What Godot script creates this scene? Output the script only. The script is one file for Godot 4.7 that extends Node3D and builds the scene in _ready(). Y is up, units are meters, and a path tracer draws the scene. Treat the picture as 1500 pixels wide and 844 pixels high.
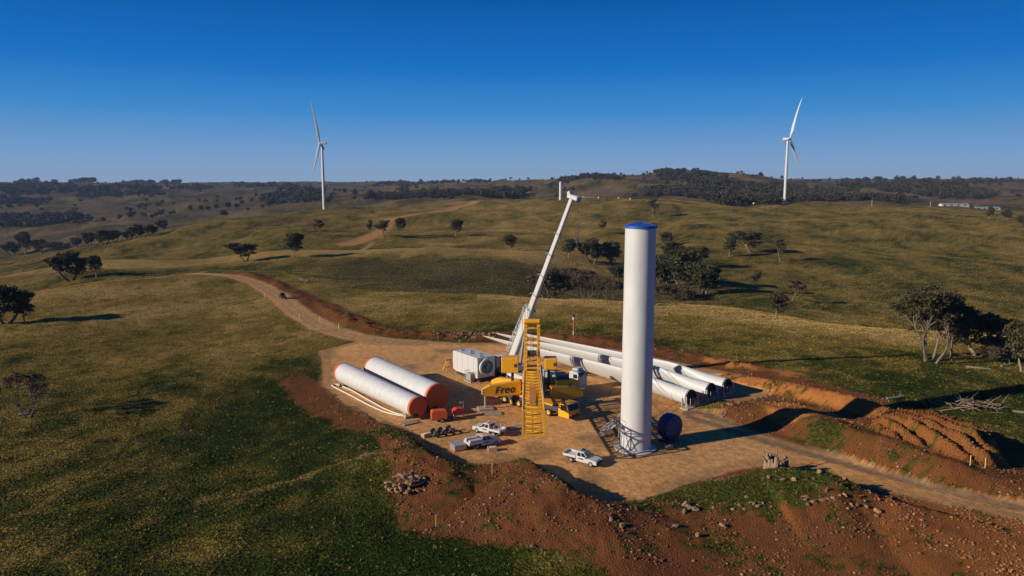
extends Node3D
# Wind farm under construction on grazing hills, low afternoon sun from the left.
# y is up, metres; the hardstand lies at y = 0; "D" is the distance ahead (D = -z).

const SHADOW_TURN := 22.0     # degrees: shadows run right and a little away
const SUN_HEIGHT := 20.5
const EXPOSURE := 1.25

const TD :=  [20, 150, 200, 250, 300, 350, 400, 500, 600, 750, 900, 1150, 1500, 1800, 2200, 2700, 3300, 4000, 5000, 9000]
const TU :=  [-0.887, -0.7003, -0.5602, -0.4202, -0.2801, -0.1401, 0.0, 0.1401, 0.2801, 0.4202, 0.5602, 0.7003, 0.887]
const TH := [
	[0.0, 0.0, -1.02, -3.67, -10.67, -18.86, -25.14, -33.89, -39.81, -52.27, -63.62, -65.98, -58.49, -41.08, -22.14, -1.12, 17.34, 34.84, 43.08, 38.5],
	[0.0, 0.0, 0.14, -0.32, -7.51, -17.19, -19.03, -24.86, -30.14, -38.81, -63.62, -62.74, -51.5, -36.07, -22.14, 1.36, 20.36, 38.5, 45.36, 38.5],
	[0.0, 0.0, 0.14, 0.63, -1.22, -9.84, -11.81, -16.34, -18.27, -21.2, -41.58, -41.22, -37.55, -27.74, -16.06, 3.84, 20.36, 34.84, 43.08, 38.5],
	[0.0, 0.0, 0.14, 0.16, -0.08, -3.53, -10.67, -12.57, -11.51, -9.99, -7.13, -28.36, -27.81, -16.1, -5.93, 6.32, 17.34, 34.84, 45.36, 38.5],
	[0.0, 0.0, 0.14, 0.16, -1.79, -4.52, -6.88, -8.81, -8.14, -7.2, -4.63, -2.76, -7.0, -4.48, 0.15, 8.8, 20.36, 34.84, 43.08, 63.2],
	[0.0, 0.0, 0.14, -0.32, -5.79, -7.84, -9.15, -5.99, -7.58, -6.5, -1.29, 4.68, 5.45, 8.78, 16.32, 23.66, 29.44, 38.5, 47.65, 38.5],
	[0.0, 0.0, 0.14, -0.8, -7.51, -10.17, -10.67, -8.81, -10.95, -9.29, -0.45, 14.22, 4.07, 13.74, 24.39, 45.91, 50.58, 49.48, 52.22, 46.74],
	[0.0, 0.0, 0.14, -1.76, -10.38, -17.19, -19.41, -19.65, -17.14, -9.99, 1.21, 16.34, 10.97, 28.61, 60.62, 70.57, 62.64, 60.45, 61.37, 54.97],
	[0.0, 0.0, 0.14, -3.67, -14.41, -16.18, -16.37, -13.98, -10.39, -3.01, 3.71, 9.98, 10.97, 36.85, 76.66, 60.72, 50.58, 53.14, 56.8, 63.2],
	[0.0, 0.0, -0.44, -8.48, -16.72, -19.2, -19.41, -15.4, -11.51, -3.01, 3.71, 6.8, 8.21, 18.7, 34.47, 43.44, 50.58, 56.79, 61.37, 100.22],
	[0.0, 0.0, -2.37, -15.75, -19.62, -20.54, -20.56, -16.34, -12.63, -3.01, 3.71, 4.68, 2.68, 13.74, 30.44, 45.91, 53.59, 60.45, 65.94, 71.43],
	[0.0, 0.0, -3.93, -20.62, -21.36, -22.56, -21.32, -17.29, -12.63, -4.41, -1.29, -1.7, -0.08, 12.09, 28.43, 43.44, 53.59, 60.45, 65.94, 71.43],
	[0.0, 0.0, -4.9, -23.07, -23.68, -23.91, -23.23, -19.65, -14.89, -7.2, -4.63, -3.82, -2.85, 8.78, 24.39, 38.5, 50.58, 56.79, 61.37, 71.43],
]

var rng := RandomNumberGenerator.new()
var n_big := FastNoiseLite.new()
var n_mid := FastNoiseLite.new()
var n_fine := FastNoiseLite.new()
var n_far := FastNoiseLite.new()
var n_hill := FastNoiseLite.new()
var M := {}
var used := {}

func _ready() -> void:
	rng.seed = 4127
	set_camera()
	set_sky_and_sun()
	set_noise()
	make_materials()
	build_terrain()
	scatter_ground_cover()
	build_woods()
	build_trees()
	build_far_works()
	build_site()
	build_small_things()

func set_camera() -> void:
	var cam := Camera3D.new()
	cam.name = "camera"
	add_child(cam)
	cam.fov = 43.01
	cam.near = 1.0
	cam.far = 20000.0
	cam.position = Vector3(0, 38.5, 0)
	cam.rotation_degrees = Vector3(-8.08, 0, 0)
	cam.current = true

func set_sky_and_sun() -> void:
	var e := Environment.new()
	# clear winter sky: colour (linear) by height in degrees, the same all round
	var stops := [[-90.0, Vector3(0.05, 0.045, 0.035)], [-4.0, Vector3(0.11, 0.12, 0.12)], [0.0, Vector3(0.270, 0.380, 0.535)], [2.5, Vector3(0.160, 0.330, 0.590)], [5.3, Vector3(0.046, 0.250, 0.600)], [8.5, Vector3(0.006, 0.160, 0.540)], [13.4, Vector3(0.0, 0.098, 0.402)], [22.0, Vector3(0.0, 0.062, 0.265)], [90.0, Vector3(0.0, 0.032, 0.14)]]
	var im := Image.create(16, 1024, false, Image.FORMAT_RGBF)
	for y in 1024:
		var up := 90.0 - (y + 0.5) * 180.0 / 1024.0
		var k := 0
		while k < stops.size() - 2 and up > stops[k + 1][0]:
			k += 1
		var q: Vector3 = stops[k][1].lerp(stops[k + 1][1], clampf((up - stops[k][0]) / (stops[k + 1][0] - stops[k][0]), 0.0, 1.0)) / EXPOSURE
		for x in 16:
			im.set_pixel(x, y, Color(q.x, q.y, q.z))
	var sm := PanoramaSkyMaterial.new()
	sm.panorama = ImageTexture.create_from_image(im)
	var sky := Sky.new()
	sky.sky_material = sm
	e.background_mode = Environment.BG_SKY
	e.sky = sky
	e.tonemap_mode = Environment.TONE_MAPPER_LINEAR
	e.tonemap_exposure = EXPOSURE
	e.sdfgi_enabled = true
	e.ssao_enabled = true
	e.ssil_enabled = true
	e.fog_enabled = true
	e.fog_density = 0.00004
	e.fog_light_color = Color(0.62, 0.74, 0.92)
	var we := WorldEnvironment.new()
	we.name = "world_environment"
	we.environment = e
	add_child(we)
	var sun := DirectionalLight3D.new()
	sun.name = "sun"
	sun.light_energy = 1.6
	sun.light_color = Color(1.0, 0.945, 0.85)
	sun.light_angular_distance = 0.5
	sun.shadow_enabled = true
	add_child(sun)
	var a := deg_to_rad(SHADOW_TURN)
	var t := deg_to_rad(SUN_HEIGHT)
	var dir := Vector3(cos(a) * cos(t), -sin(t), -sin(a) * cos(t))
	sun.look_at_from_position(Vector3(0, 100, 0), Vector3(0, 100, 0) + dir, Vector3.UP)

func set_noise() -> void:
	var k := 11
	for q in [[n_big, 1.0 / 70.0, 3], [n_mid, 1.0 / 9.0, 3], [n_fine, 1.0 / 1.7, 2], [n_far, 1.0 / 480.0, 4], [n_hill, 1.0 / 190.0, 2]]:
		var n: FastNoiseLite = q[0]
		n.seed = k
		n.noise_type = FastNoiseLite.TYPE_SIMPLEX_SMOOTH
		n.frequency = q[1]
		n.fractal_octaves = q[2]
		k += 17

# ---------------------------------------------------------------- materials

func lin(r: float, g: float, b: float) -> Color:
	return Color(r, g, b).linear_to_srgb()

func mat(c: Color, rough := 0.6, metal := 0.0) -> StandardMaterial3D:
	var m := StandardMaterial3D.new()
	m.albedo_color = c
	m.roughness = rough
	m.metallic = metal
	return m

func noise_texture(freq: float, lo: float, hi: float, sd: int, size := 512, octaves := 4, kind := FastNoiseLite.TYPE_SIMPLEX_SMOOTH) -> ImageTexture:
	var n := FastNoiseLite.new()
	n.seed = sd
	n.noise_type = kind
	n.frequency = freq
	n.fractal_octaves = octaves
	var im := n.get_seamless_image(size, size)
	im.convert(Image.FORMAT_RGB8)
	var d := im.get_data()
	for i in d.size():
		d[i] = int(255.0 * lerpf(lo, hi, d[i] / 255.0))
	return ImageTexture.create_from_image(Image.create_from_data(size, size, false, Image.FORMAT_RGB8, d))

func normal_texture(freq: float, strength: float, sd: int, size := 512, octaves := 4) -> ImageTexture:
	var n := FastNoiseLite.new()
	n.seed = sd
	n.noise_type = FastNoiseLite.TYPE_SIMPLEX_SMOOTH
	n.frequency = freq
	n.fractal_octaves = octaves
	var im := n.get_seamless_image(size, size)
	im.convert(Image.FORMAT_RGBA8)
	im.bump_map_to_normal_map(strength)
	return ImageTexture.create_from_image(im)

func ground_material(tex: Texture2D, nrm: Texture2D, tile: float, bump: float) -> StandardMaterial3D:
	var m := mat(Color.WHITE, 0.95)
	m.metallic_specular = 0.15
	m.vertex_color_use_as_albedo = true
	m.albedo_texture = tex
	m.normal_enabled = true
	m.normal_texture = nrm
	m.normal_scale = bump
	m.uv1_scale = Vector3(1.0 / tile, 1.0 / tile, 1.0)
	return m

func make_materials() -> void:
	var t_soft := noise_texture(0.03, 0.45, 1.0, 3)
	var t_grit := noise_texture(0.09, 0.5, 1.0, 5)
	var t_fine := noise_texture(0.02, 0.76, 1.0, 8, 512, 5)
	var nr := normal_texture(0.04, 9.0, 9)
	M.grass_ground = ground_material(t_soft, nr, 11.0, 1.0)
	M.pad = ground_material(t_fine, nr, 17.0, 0.16)
	M.road = ground_material(t_fine, nr, 17.0, 0.25)
	M.earth = ground_material(t_grit, nr, 6.0, 1.0)
	var g := mat(Color.WHITE, 0.8)
	g.metallic_specular = 0.2
	g.vertex_color_use_as_albedo = true
	g.backlight = Color(0.25, 0.25, 0.15)
	M.blade_grass = g
	var lf := mat(Color.WHITE, 0.7)
	lf.metallic_specular = 0.25
	lf.vertex_color_use_as_albedo = true
	lf.backlight = Color(0.18, 0.18, 0.1)
	M.leaf = lf
	var st := mat(Color.WHITE, 0.9)
	st.vertex_color_use_as_albedo = true
	st.albedo_texture = t_fine
	st.uv1_triplanar = true
	M.stone = st
	M.bark = mat(lin(0.20, 0.15, 0.11), 0.9)
	M.bark_pale = mat(lin(0.150, 0.118, 0.088), 0.85)
	M.bark_dark = mat(lin(0.10, 0.075, 0.06), 0.9)

# ---------------------------------------------------------------- terrain

func cubic(a: float, b: float, c: float, d: float, t: float) -> float:
	return b + 0.5 * t * (c - a + t * (2.0 * a - 5.0 * b + 4.0 * c - d + t * (3.0 * (b - c) + d - a)))

func column_height(k: int, j: int, t: float) -> float:
	var c: Array = TH[k]
	var top := c.size() - 1
	return cubic(c[maxi(j - 1, 0)], c[j], c[mini(j + 1, top)], c[mini(j + 2, top)], t)

func table_height(u: float, D: float) -> float:
	var j := 0
	while j < TD.size() - 2 and D > TD[j + 1]:
		j += 1
	var t := clampf((D - TD[j]) / float(TD[j + 1] - TD[j]), 0.0, 1.0)
	if D <= 150.0:
		return 0.0
	var i := 0
	while i < TU.size() - 2 and u > TU[i + 1]:
		i += 1
	var s := clampf((u - TU[i]) / (TU[i + 1] - TU[i]), 0.0, 1.0)
	var top := TU.size() - 1
	return cubic(column_height(maxi(i - 1, 0), j, t), column_height(i, j, t), column_height(i + 1, j, t), column_height(mini(i + 2, top), j, t), s)

# outlines on the ground, as (x, D)
var pad_line := PackedVector2Array([Vector2(-45, 166), Vector2(-40, 150), Vector2(-37, 138), Vector2(-30, 126), Vector2(-23, 115.5), Vector2(-18.0, 110.5), Vector2(-14.2, 104.5), Vector2(-10.6, 99.4), Vector2(-7.4, 97.0), Vector2(-4.0, 96.4), Vector2(-0.2, 96.6), Vector2(3.2, 94.2), Vector2(6.4, 89.6), Vector2(9.0, 86.4), Vector2(12.2, 84.2), Vector2(16.2, 83.8), Vector2(20.5, 88.5), Vector2(26, 92.5), Vector2(31, 95.5), Vector2(37, 97), Vector2(42, 93), Vector2(47, 88), Vector2(56, 82), Vector2(66, 74), Vector2(76, 64), Vector2(90, 55), Vector2(90, 66), Vector2(76, 77), Vector2(66, 86), Vector2(60, 88.2), Vector2(51.6, 95.8), Vector2(45, 102), Vector2(38.5, 110.5), Vector2(34.5, 117), Vector2(36.5, 122), Vector2(42, 127), Vector2(48, 131), Vector2(52, 136), Vector2(47, 144), Vector2(38, 153.5), Vector2(24, 168), Vector2(8, 175), Vector2(-14, 175.5), Vector2(-32, 180), Vector2(-38, 178)])
var road_line := PackedVector2Array([Vector2(-22, 174), Vector2(-32, 177), Vector2(-40, 182), Vector2(-52, 195), Vector2(-64.5, 216), Vector2(-81, 249.5), Vector2(-100, 284), Vector2(-117, 307), Vector2(-131, 319), Vector2(-150, 335)])
var wheel_line := PackedVector2Array([Vector2(31, 119), Vector2(38, 109), Vector2(46, 99.5), Vector2(54, 91), Vector2(64, 82.5), Vector2(78, 70)])
var track_line := PackedVector2Array([Vector2(-190, 240), Vector2(-177, 260), Vector2(-168, 282), Vector2(-156, 301), Vector2(-142, 319)])
var strip_line := PackedVector2Array([Vector2(-125, 330), Vector2(-92, 282), Vector2(-73, 249), Vector2(-52, 212), Vector2(-34, 189), Vector2(-10, 182), Vector2(12, 180), Vector2(30, 169), Vector2(44, 154), Vector2(54, 143)])
var front_line := PackedVector2Array([Vector2(-24, 113), Vector2(-19.5, 101), Vector2(-16.7, 94.7), Vector2(-14.2, 86), Vector2(-12.4, 78), Vector2(-5, 74), Vector2(5, 71.5), Vector2(10, 67.5), Vector2(14, 60), Vector2(95, 40), Vector2(95, 62), Vector2(60, 86), Vector2(30, 100), Vector2(0, 102), Vector2(-14, 112)])
var right_line := PackedVector2Array([Vector2(44, 151), Vector2(55, 146), Vector2(67, 129), Vector2(71, 121), Vector2(76, 112), Vector2(72, 100), Vector2(68, 91), Vector2(74, 80), Vector2(60, 84), Vector2(45, 101), Vector2(34, 117), Vector2(38, 126)])
var bank_line := [Vector3(39, 1.2, 118.5), Vector3(45, 2.0, 116.5), Vector3(49.2, 2.8, 106), Vector3(53, 3.0, 98.5), Vector3(57.5, 2.5, 92.5), Vector3(62, 1.3, 88.5)]
var stock_line := [Vector3(44, 1.0, 142), Vector3(51, 1.8, 133.4), Vector3(57, 1.9, 126.5), Vector3(61.3, 1.9, 120)]
var berm_line := [Vector3(-21.2, 0.4, 112.9), Vector3(-18.5, 1.1, 108.2), Vector3(-14.5, 2.0, 100.0), Vector3(-11.4, 2.2, 95.5), Vector3(-8.3, 1.6, 93.6), Vector3(-5.5, 0.8, 94.1), Vector3(-1.8, 0.8, 94.1), Vector3(1.4, 1.7, 94.8), Vector3(4.7, 2.6, 87.2), Vector3(6.6, 3.0, 82.1), Vector3(9.5, 2.6, 80.2), Vector3(13.5, 1.5, 81.1), Vector3(16.3, 0.8, 82.9), Vector3(21.0, 0.7, 85.4), Vector3(25.7, 1.4, 87.3), Vector3(31.7, 1.9, 90.0), Vector3(36.1, 2.9, 88.0), Vector3(40.7, 2.8, 85.6), Vector3(44.4, 1.2, 83.7)]

# narrow paths trodden by stock across the near pasture
var stock_paths := [PackedVector2Array([Vector2(-40.5, 62), Vector2(-42.8, 78), Vector2(-46.2, 88), Vector2(-47.3, 92), Vector2(-49.7, 102), Vector2(-55.6, 121)]), PackedVector2Array([Vector2(-35, 64), Vector2(-37.5, 74), Vector2(-41.2, 80), Vector2(-42.1, 87.5), Vector2(-46.7, 94.6), Vector2(-49, 105), Vector2(-53.8, 118)]), PackedVector2Array([Vector2(-27.7, 64), Vector2(-28.6, 74), Vector2(-27.4, 79), Vector2(-25.3, 82.7), Vector2(-21.2, 86.3)]), PackedVector2Array([Vector2(-45.2, 62), Vector2(-46.9, 75), Vector2(-47.9, 82.4), Vector2(-49.6, 92)]), PackedVector2Array([Vector2(-32.2, 72), Vector2(-36.1, 77), Vector2(-40, 83.6), Vector2(-43.6, 92)]), PackedVector2Array([Vector2(-27, 70), Vector2(-26.2, 79), Vector2(-22.8, 82), Vector2(-18.5, 84.5)]), PackedVector2Array([Vector2(-36, 118), Vector2(-31, 108), Vector2(-28.5, 99), Vector2(-28, 94)]), PackedVector2Array([Vector2(-57, 78), Vector2(-55, 92), Vector2(-57, 104), Vector2(-63, 120)])]
var straw_line := PackedVector2Array([Vector2(-38.4, 85), Vector2(-34, 86.8), Vector2(-29.2, 90), Vector2(-25.7, 94), Vector2(-20.7, 96.5), Vector2(-17, 98)])

func path_distance(p: Vector2) -> float:
	var d := 9.0
	for l: PackedVector2Array in stock_paths:
		d = minf(d, line_distance(p, l))
	return d

func segment_distance(p: Vector2, a: Vector2, b: Vector2) -> float:
	var ab := b - a
	var t := clampf((p - a).dot(ab) / ab.length_squared(), 0.0, 1.0)
	return p.distance_to(a + ab * t)

func line_distance(p: Vector2, line: PackedVector2Array) -> float:
	var d := 1e9
	for i in line.size() - 1:
		d = minf(d, segment_distance(p, line[i], line[i + 1]))
	return d

func outline_distance(p: Vector2, line: PackedVector2Array) -> float:   # negative inside
	var d := 1e9
	for i in line.size():
		d = minf(d, segment_distance(p, line[i], line[(i + 1) % line.size()]))
	return -d if Geometry2D.is_point_in_polygon(p, line) else d

# height of an earth bank: crest line of (x, height, D); near_w on the side towards the camera, far_w beyond it
func bank(p: Vector2, line: Array, near_w: float, far_w: float) -> float:
	var near := 1e9
	var side := 0.0
	var crest := 0.0
	for i in line.size() - 1:
		var a: Vector3 = line[i]
		var b: Vector3 = line[i + 1]
		var A := Vector2(a.x, a.z)
		var ab := Vector2(b.x, b.z) - A
		var t := clampf((p - A).dot(ab) / ab.length_squared(), 0.0, 1.0)
		var q := p - (A + ab * t)
		var d := q.length()
		if d < near - 0.001 or (d < near + 0.001 and absf(ab.normalized().cross(q)) > absf(side)):
			near = d
			side = ab.normalized().cross(q)     # > 0: beyond the line when it runs to the right
			crest = lerpf(a.y, b.y, t)
	var k := 1.0 - near / (far_w if side > 0.0 else near_w)
	return crest * lerpf(k, k * k * (3.0 - 2.0 * k), 0.5) if k > 0.0 else 0.0

func spoil(x: float, D: float) -> float:     # the fan-furrowed heap by the haul road
	var e := Vector2((x - 62.0) / 8.5, (D - 103.5) / 11.5)
	var k := 1.0 - e.length_squared()
	if k <= 0.0:
		return 0.0
	var h := 4.2 * sqrt(k) * minf(1.0, k * 2.5 + 0.2)
	var ang := atan2(D - 122.0, x - 54.0)
	var furrow := 0.5 + 0.5 * sin(TAU * (ang * 9.0 + n_mid.get_noise_2d(x * 0.6, D * 0.6) * 0.8))
	return h + (furrow - 0.6) * (1.15 + 0.8 * n_mid.get_noise_2d(x * 1.1 + 50.0, D * 1.1)) * minf(1.0, k * 4.0)

func height(x: float, D: float) -> float:
	var h := table_height(x / maxf(D, 1.0), D)
	if D > 700.0:
		h += n_far.get_noise_2d(x, D) * clampf((D - 700.0) * 0.014, 0.0, 20.0)
	var p := Vector2(x, D)
	var soft := n_big.get_noise_2d(x, D)
	if D > 290.0:
		h += n_hill.get_noise_2d(x, D) * clampf((D - 290.0) * 0.028, 0.0, 6.5) * (1.0 - 0.65 * smoothstep(0.18, 0.3, x / D))
	if D > 380.0 or x < -160.0 or x > 125.0:
		return h + soft * clampf(D * 0.0045, 0.4, 1.6) + n_mid.get_noise_2d(x, D) * 0.25
	var off := 1.0
	var inside := 9.0
	if x > -50.0 and x < 95.0 and D < 186.0:
		inside = outline_distance(p, pad_line)
		off = smoothstep(0.0, 7.0, inside)
	if x < -15.0 and D > 165.0 and D < 345.0:
		off = minf(off, smoothstep(3.0, 9.0, line_distance(p, road_line)))
	h += off * (soft * clampf(D * 0.005, 0.35, 1.5) + n_mid.get_noise_2d(x, D) * 0.28)
	h = lerpf(0.0 if D < 200.0 else h, h, off)
	if D < 160.0 and x > -34.0:
		var add := 0.0
		if D < 125.0 and x < 55.0:
			add = maxf(add, bank(p, berm_line, 16.0, 4.0) * smoothstep(-2.6, 0.2, inside))
		if x > 28.0:
			add = maxf(add, bank(p, bank_line, 5.5, 11.0))
			add = maxf(add, bank(p, stock_line, 4.0, 5.5))
			add = maxf(add, spoil(x, D))
		if add > 0.05:
			h = maxf(h, 0.0) * 0.6 + add * (1.0 + 0.16 * n_mid.get_noise_2d(x * 2.0, D * 2.0)) + 0.10 * n_fine.get_noise_2d(x, D) * minf(add, 1.0)
	if D > 150.0 and D < 345.0 and x < 60.0:
		var sd := line_distance(p, strip_line)
		if sd < 6.0:
			h += (1.0 - sd / 6.0) * off * (0.75 + 0.9 * n_mid.get_noise_2d(x * 2.2, D * 2.2))
	return h

func ground(x: float, D: float) -> Vector3:
	return Vector3(x, height(x, D), -D)

# what covers the ground: 0 grass, 1 hardstand, 2 road, 3 earth; and its own colour (linear)
const GREEN := Color(0.066, 0.070, 0.012)
const LUSH := Color(0.028, 0.046, 0.0075)
const OLIVE := Color(0.225, 0.160, 0.036)
const STRAW := Color(0.43, 0.29, 0.098)
const FIELD := Color(0.17, 0.11, 0.065)
const PAD := Color(0.60, 0.31, 0.115)
const GRIT := Color(0.31, 0.19, 0.095)
const ROAD := Color(0.45, 0.25, 0.105)
const RED := Color(0.162, 0.060, 0.025)
const WEED := Color(0.040, 0.078, 0.012)
const ORANGE := Color(0.50, 0.19, 0.052)

func dryness(x: float, D: float) -> float:
	var u := x / D
	var d := 0.45
	if D < 240.0 and u < 0.0:
		d = clampf(-0.06 + (D - 78.0) * 0.0050 + (-0.22 - u) * 0.42, -0.12, 0.70)
	elif D < 240.0:
		d = 0.32 + smoothstep(180.0, 235.0, D) * 0.45
	elif D < 330.0:
		d = 0.62 - smoothstep(260.0, 300.0, D) * 0.2 + smoothstep(-0.2, -0.45, u) * 0.2
	elif D < 560.0:
		d = 0.36 + smoothstep(440.0, 490.0, D) * smoothstep(560.0, 530.0, D) * 0.62 * smoothstep(0.2, 0.05, u)
	elif D < 1150.0:
		d = 0.46 + 0.15 * smoothstep(0.25, 0.05, absf(u))
	if D < 300.0 and u > -0.05:
		var edge := lerpf(262.0, 190.0, clampf(u / 0.56, 0.0, 1.0))
		d += 0.5 * smoothstep(26.0, 6.0, absf(D - edge))
	return d

func cover(x: float, D: float, h: float) -> Array:
	var p := Vector2(x, D)
	var w_big := n_big.get_noise_2d(x * 1.7 + 300.0, D * 0.9)
	var w_mid := n_mid.get_noise_2d(x + 70.0, D * 0.8)
	var w_fine := n_fine.get_noise_2d(x + 31.0, D)
	var d := clampf(dryness(x, D) + w_big * 0.42 + w_mid * 0.30 + w_fine * 0.16, 0.0, 1.0)
	var c := LUSH.lerp(GREEN, smoothstep(0.0, 0.22, d)).lerp(OLIVE, smoothstep(0.2, 0.5, d)).lerp(STRAW, smoothstep(0.5, 1.0, d))
	if D > 1000.0:
		var far_mix := smoothstep(1000.0, 1600.0, D) * smoothstep(-0.25, 0.25, n_far.get_noise_2d(x * 2.0 + 900.0, D))
		c = c.lerp(FIELD, far_mix)
		# paddocks of differing grass and bare ground
		var paddock := n_far.get_noise_2d(x * 3.3 - 2000.0, D * 1.6)
		c = c.lerp(Color(0.060, 0.056, 0.026), 0.8 * smoothstep(0.08, 0.22, paddock) * smoothstep(1000.0, 1300.0, D))
		c = c.lerp(Color(0.26, 0.17, 0.10), 0.6 * smoothstep(-0.12, -0.30, paddock) * smoothstep(1000.0, 1300.0, D))
	var u := x / D
	if D > 270.0 and D < 520.0:      # tussocky brown slope beyond the lawn
		var z := smoothstep(275.0, 310.0, D + w_mid * 20.0) * smoothstep(480.0, 430.0, D + w_mid * 25.0) * smoothstep(-0.30, -0.22, u) * smoothstep(0.36, 0.2, u)
		c = c.lerp(Color(0.080, 0.072, 0.030), 0.75 * z)
	if D > 700.0 and u < 0.0:        # grey-brown valley behind the left hill
		var z2 := smoothstep(0.0, 200.0, D - 760.0 - maxf(0.0, u + 0.56) * 1300.0) * smoothstep(-0.15, -0.25, u)
		c = c.lerp(Color(0.090, 0.074, 0.040), 0.35 * z2)
	if D > 500.0 and D < 1200.0 and x > -260.0 and x < 420.0:
		for k in far_tracks.size():
			var fd := line_distance(p, far_tracks[k])
			var hw: float = far_track_width[k]
			if fd < hw * 1.6:
				c = c.lerp(ROAD * 1.2 if k < 4 else STRAW, 0.95 * smoothstep(hw * 1.5, hw * 0.7, fd))
	if D < 126.0 and x < -14.0:
		var sp := Vector2(x + w_mid * 0.5, D + w_fine * 0.3)
		c = c.lerp(Color(0.045, 0.036, 0.018), 0.6 * smoothstep(0.4, 0.15, path_distance(sp)))
		c = c.lerp(STRAW, 0.45 * smoothstep(1.0, 0.3, line_distance(sp, straw_line) + w_mid * 1.8 + 0.3))
	var cls := 0
	if D > 380.0 or x < -200.0 or x > 125.0:
		return [c, cls]
	var jag := w_mid * 1.6 + w_fine * 0.7
	var earth := -9.0
	if D < 125.0 and x > -30.0:
		earth = maxf(earth, -outline_distance(p, front_line))
	if x > 30.0 and D > 70.0 and D < 160.0:
		earth = maxf(earth, -outline_distance(p, right_line))
	if D > 140.0 and x < 62.0 and x > -140.0:
		earth = maxf(earth, 4.8 - line_distance(p, strip_line))
	if x < -17.0 and x > -52.0 and D > 100.0 and D < 160.0:
		earth = maxf(earth, 3.6 - line_distance(p, PackedVector2Array([Vector2(-42, 140), Vector2(-34, 126), Vector2(-24, 113)])))
	earth += jag
	if earth > -0.9:
		var redness := clampf(0.5 + w_big * 0.6 + w_mid * 0.5, 0.0, 1.0)
		var e := RED.lerp(ORANGE, redness * 0.35)
		if x > 42.0 and D > 111.0 and h > 0.2:
			e = ORANGE.lerp(RED, clampf(0.1 - 0.8 * w_mid, 0.0, 0.7)) * 1.15
		elif spoil(x, D) > 0.3:
			e = RED.lerp(ORANGE, 0.35 + 0.3 * w_mid)
		elif x > 40.0 and D < 86.0:
			e = RED.lerp(ORANGE, 0.5 + 0.4 * w_big)
		# weeds on the banks
		var weed := 0.0
		weed = maxf(weed, 1.15 - Vector2((x - 29.5) / 14.5, (D - 85.2) / 5.4).length())
		weed = maxf(weed, 0.75 - Vector2((x - 46.6) / 5.0, (D - 105.5) / 8.0).length())
		weed = maxf(weed, 0.75 - segment_distance(p, Vector2(4, 90.2), Vector2(16, 81.0)) / 2.4)
		weed = maxf(weed, 0.8 - segment_distance(p, Vector2(-20, 108), Vector2(-7, 94.6)) / 3.8)
		weed += w_mid * 0.55 + w_fine * 0.45
		if weed > 0.12:
			e = e.lerp(WEED.lerp(GREEN, clampf(0.15 + w_mid, 0.0, 0.7)), 0.85 * smoothstep(0.1, 0.4, weed))
		var k := smoothstep(-0.9, 0.5, earth)
		c = c.lerp(e, k)
		if k > 0.5:
			cls = 0 if weed > 0.36 else 3
	if x > -50.0 and x < 95.0 and D < 186.0:
		var pd := outline_distance(p, pad_line) + jag * 0.35
		if pd < 0.8 and h < 0.35 + w_fine * 0.2:
			var tone := clampf(0.45 + w_big * 0.8 + w_mid * 0.35, 0.0, 1.0)
			var g := PAD.lerp(GRIT, tone * 0.55)
			g = g.lerp(Color(0.40, 0.185, 0.06), 0.55 * smoothstep(0.05, 0.45, n_big.get_noise_2d(x * 3.1 + 90.0, D * 2.3)))
			g = g.lerp(Color(0.17, 0.11, 0.062), 0.6 * smoothstep(0.25, 0.55, n_mid.get_noise_2d(x * 0.55 - 40.0, D * 0.4)))
			var tyre := absf(fmod(absf(x * 0.42 + D * 0.16 + n_big.get_noise_2d(x, D * 2.0) * 5.0), 1.0) - 0.5)
			g = g.lerp(GRIT * 0.75, 0.35 * smoothstep(0.09, 0.02, tyre) * smoothstep(-0.1, 0.3, w_big + 0.25))
			if pd > -2.2:
				g = g.lerp(GRIT * 0.8, 0.5)
			if x > 29.0 and D < 122.0:
				var wd := absf(line_distance(p, wheel_line) - 1.6)
				g = g.lerp(Color(0.15, 0.105, 0.07), 0.8 * smoothstep(1.3, 0.6, wd + w_fine * 0.3))
			c = c.lerp(g, smoothstep(0.8, -0.3, pd))
			if pd < 0.2:
				cls = 1
	if x < -20.0 and D > 172.0 and D < 345.0:
		var rd := line_distance(p, road_line)
		var half := 3.6
		if rd < half + 1.5:
			var r := ROAD.lerp(GRIT, clampf(0.25 + w_mid * 0.6, 0.0, 0.7))
			if absf(rd - 1.1) < 0.45:
				r = r.lerp(GRIT * 0.8, 0.55)
			c = c.lerp(r, smoothstep(half + 1.5, half - 0.3, rd + jag * 0.3))
			if rd < half + 0.3:
				cls = 2
		if D < 325.0:
			var td := line_distance(p, track_line)
			c = c.lerp(STRAW * 1.2, 0.85 * smoothstep(2.6, 1.0, td + w_mid))
	elif x < -130.0:
		c = c.lerp(STRAW * 1.2, 0.85 * smoothstep(2.6, 1.0, line_distance(p, track_line) + w_mid))
	return [c, cls]

var rows := PackedFloat32Array()
var cols := PackedFloat32Array()
var g_pos := PackedVector3Array()
var g_col := PackedColorArray()
var g_cls := PackedByteArray()

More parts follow.
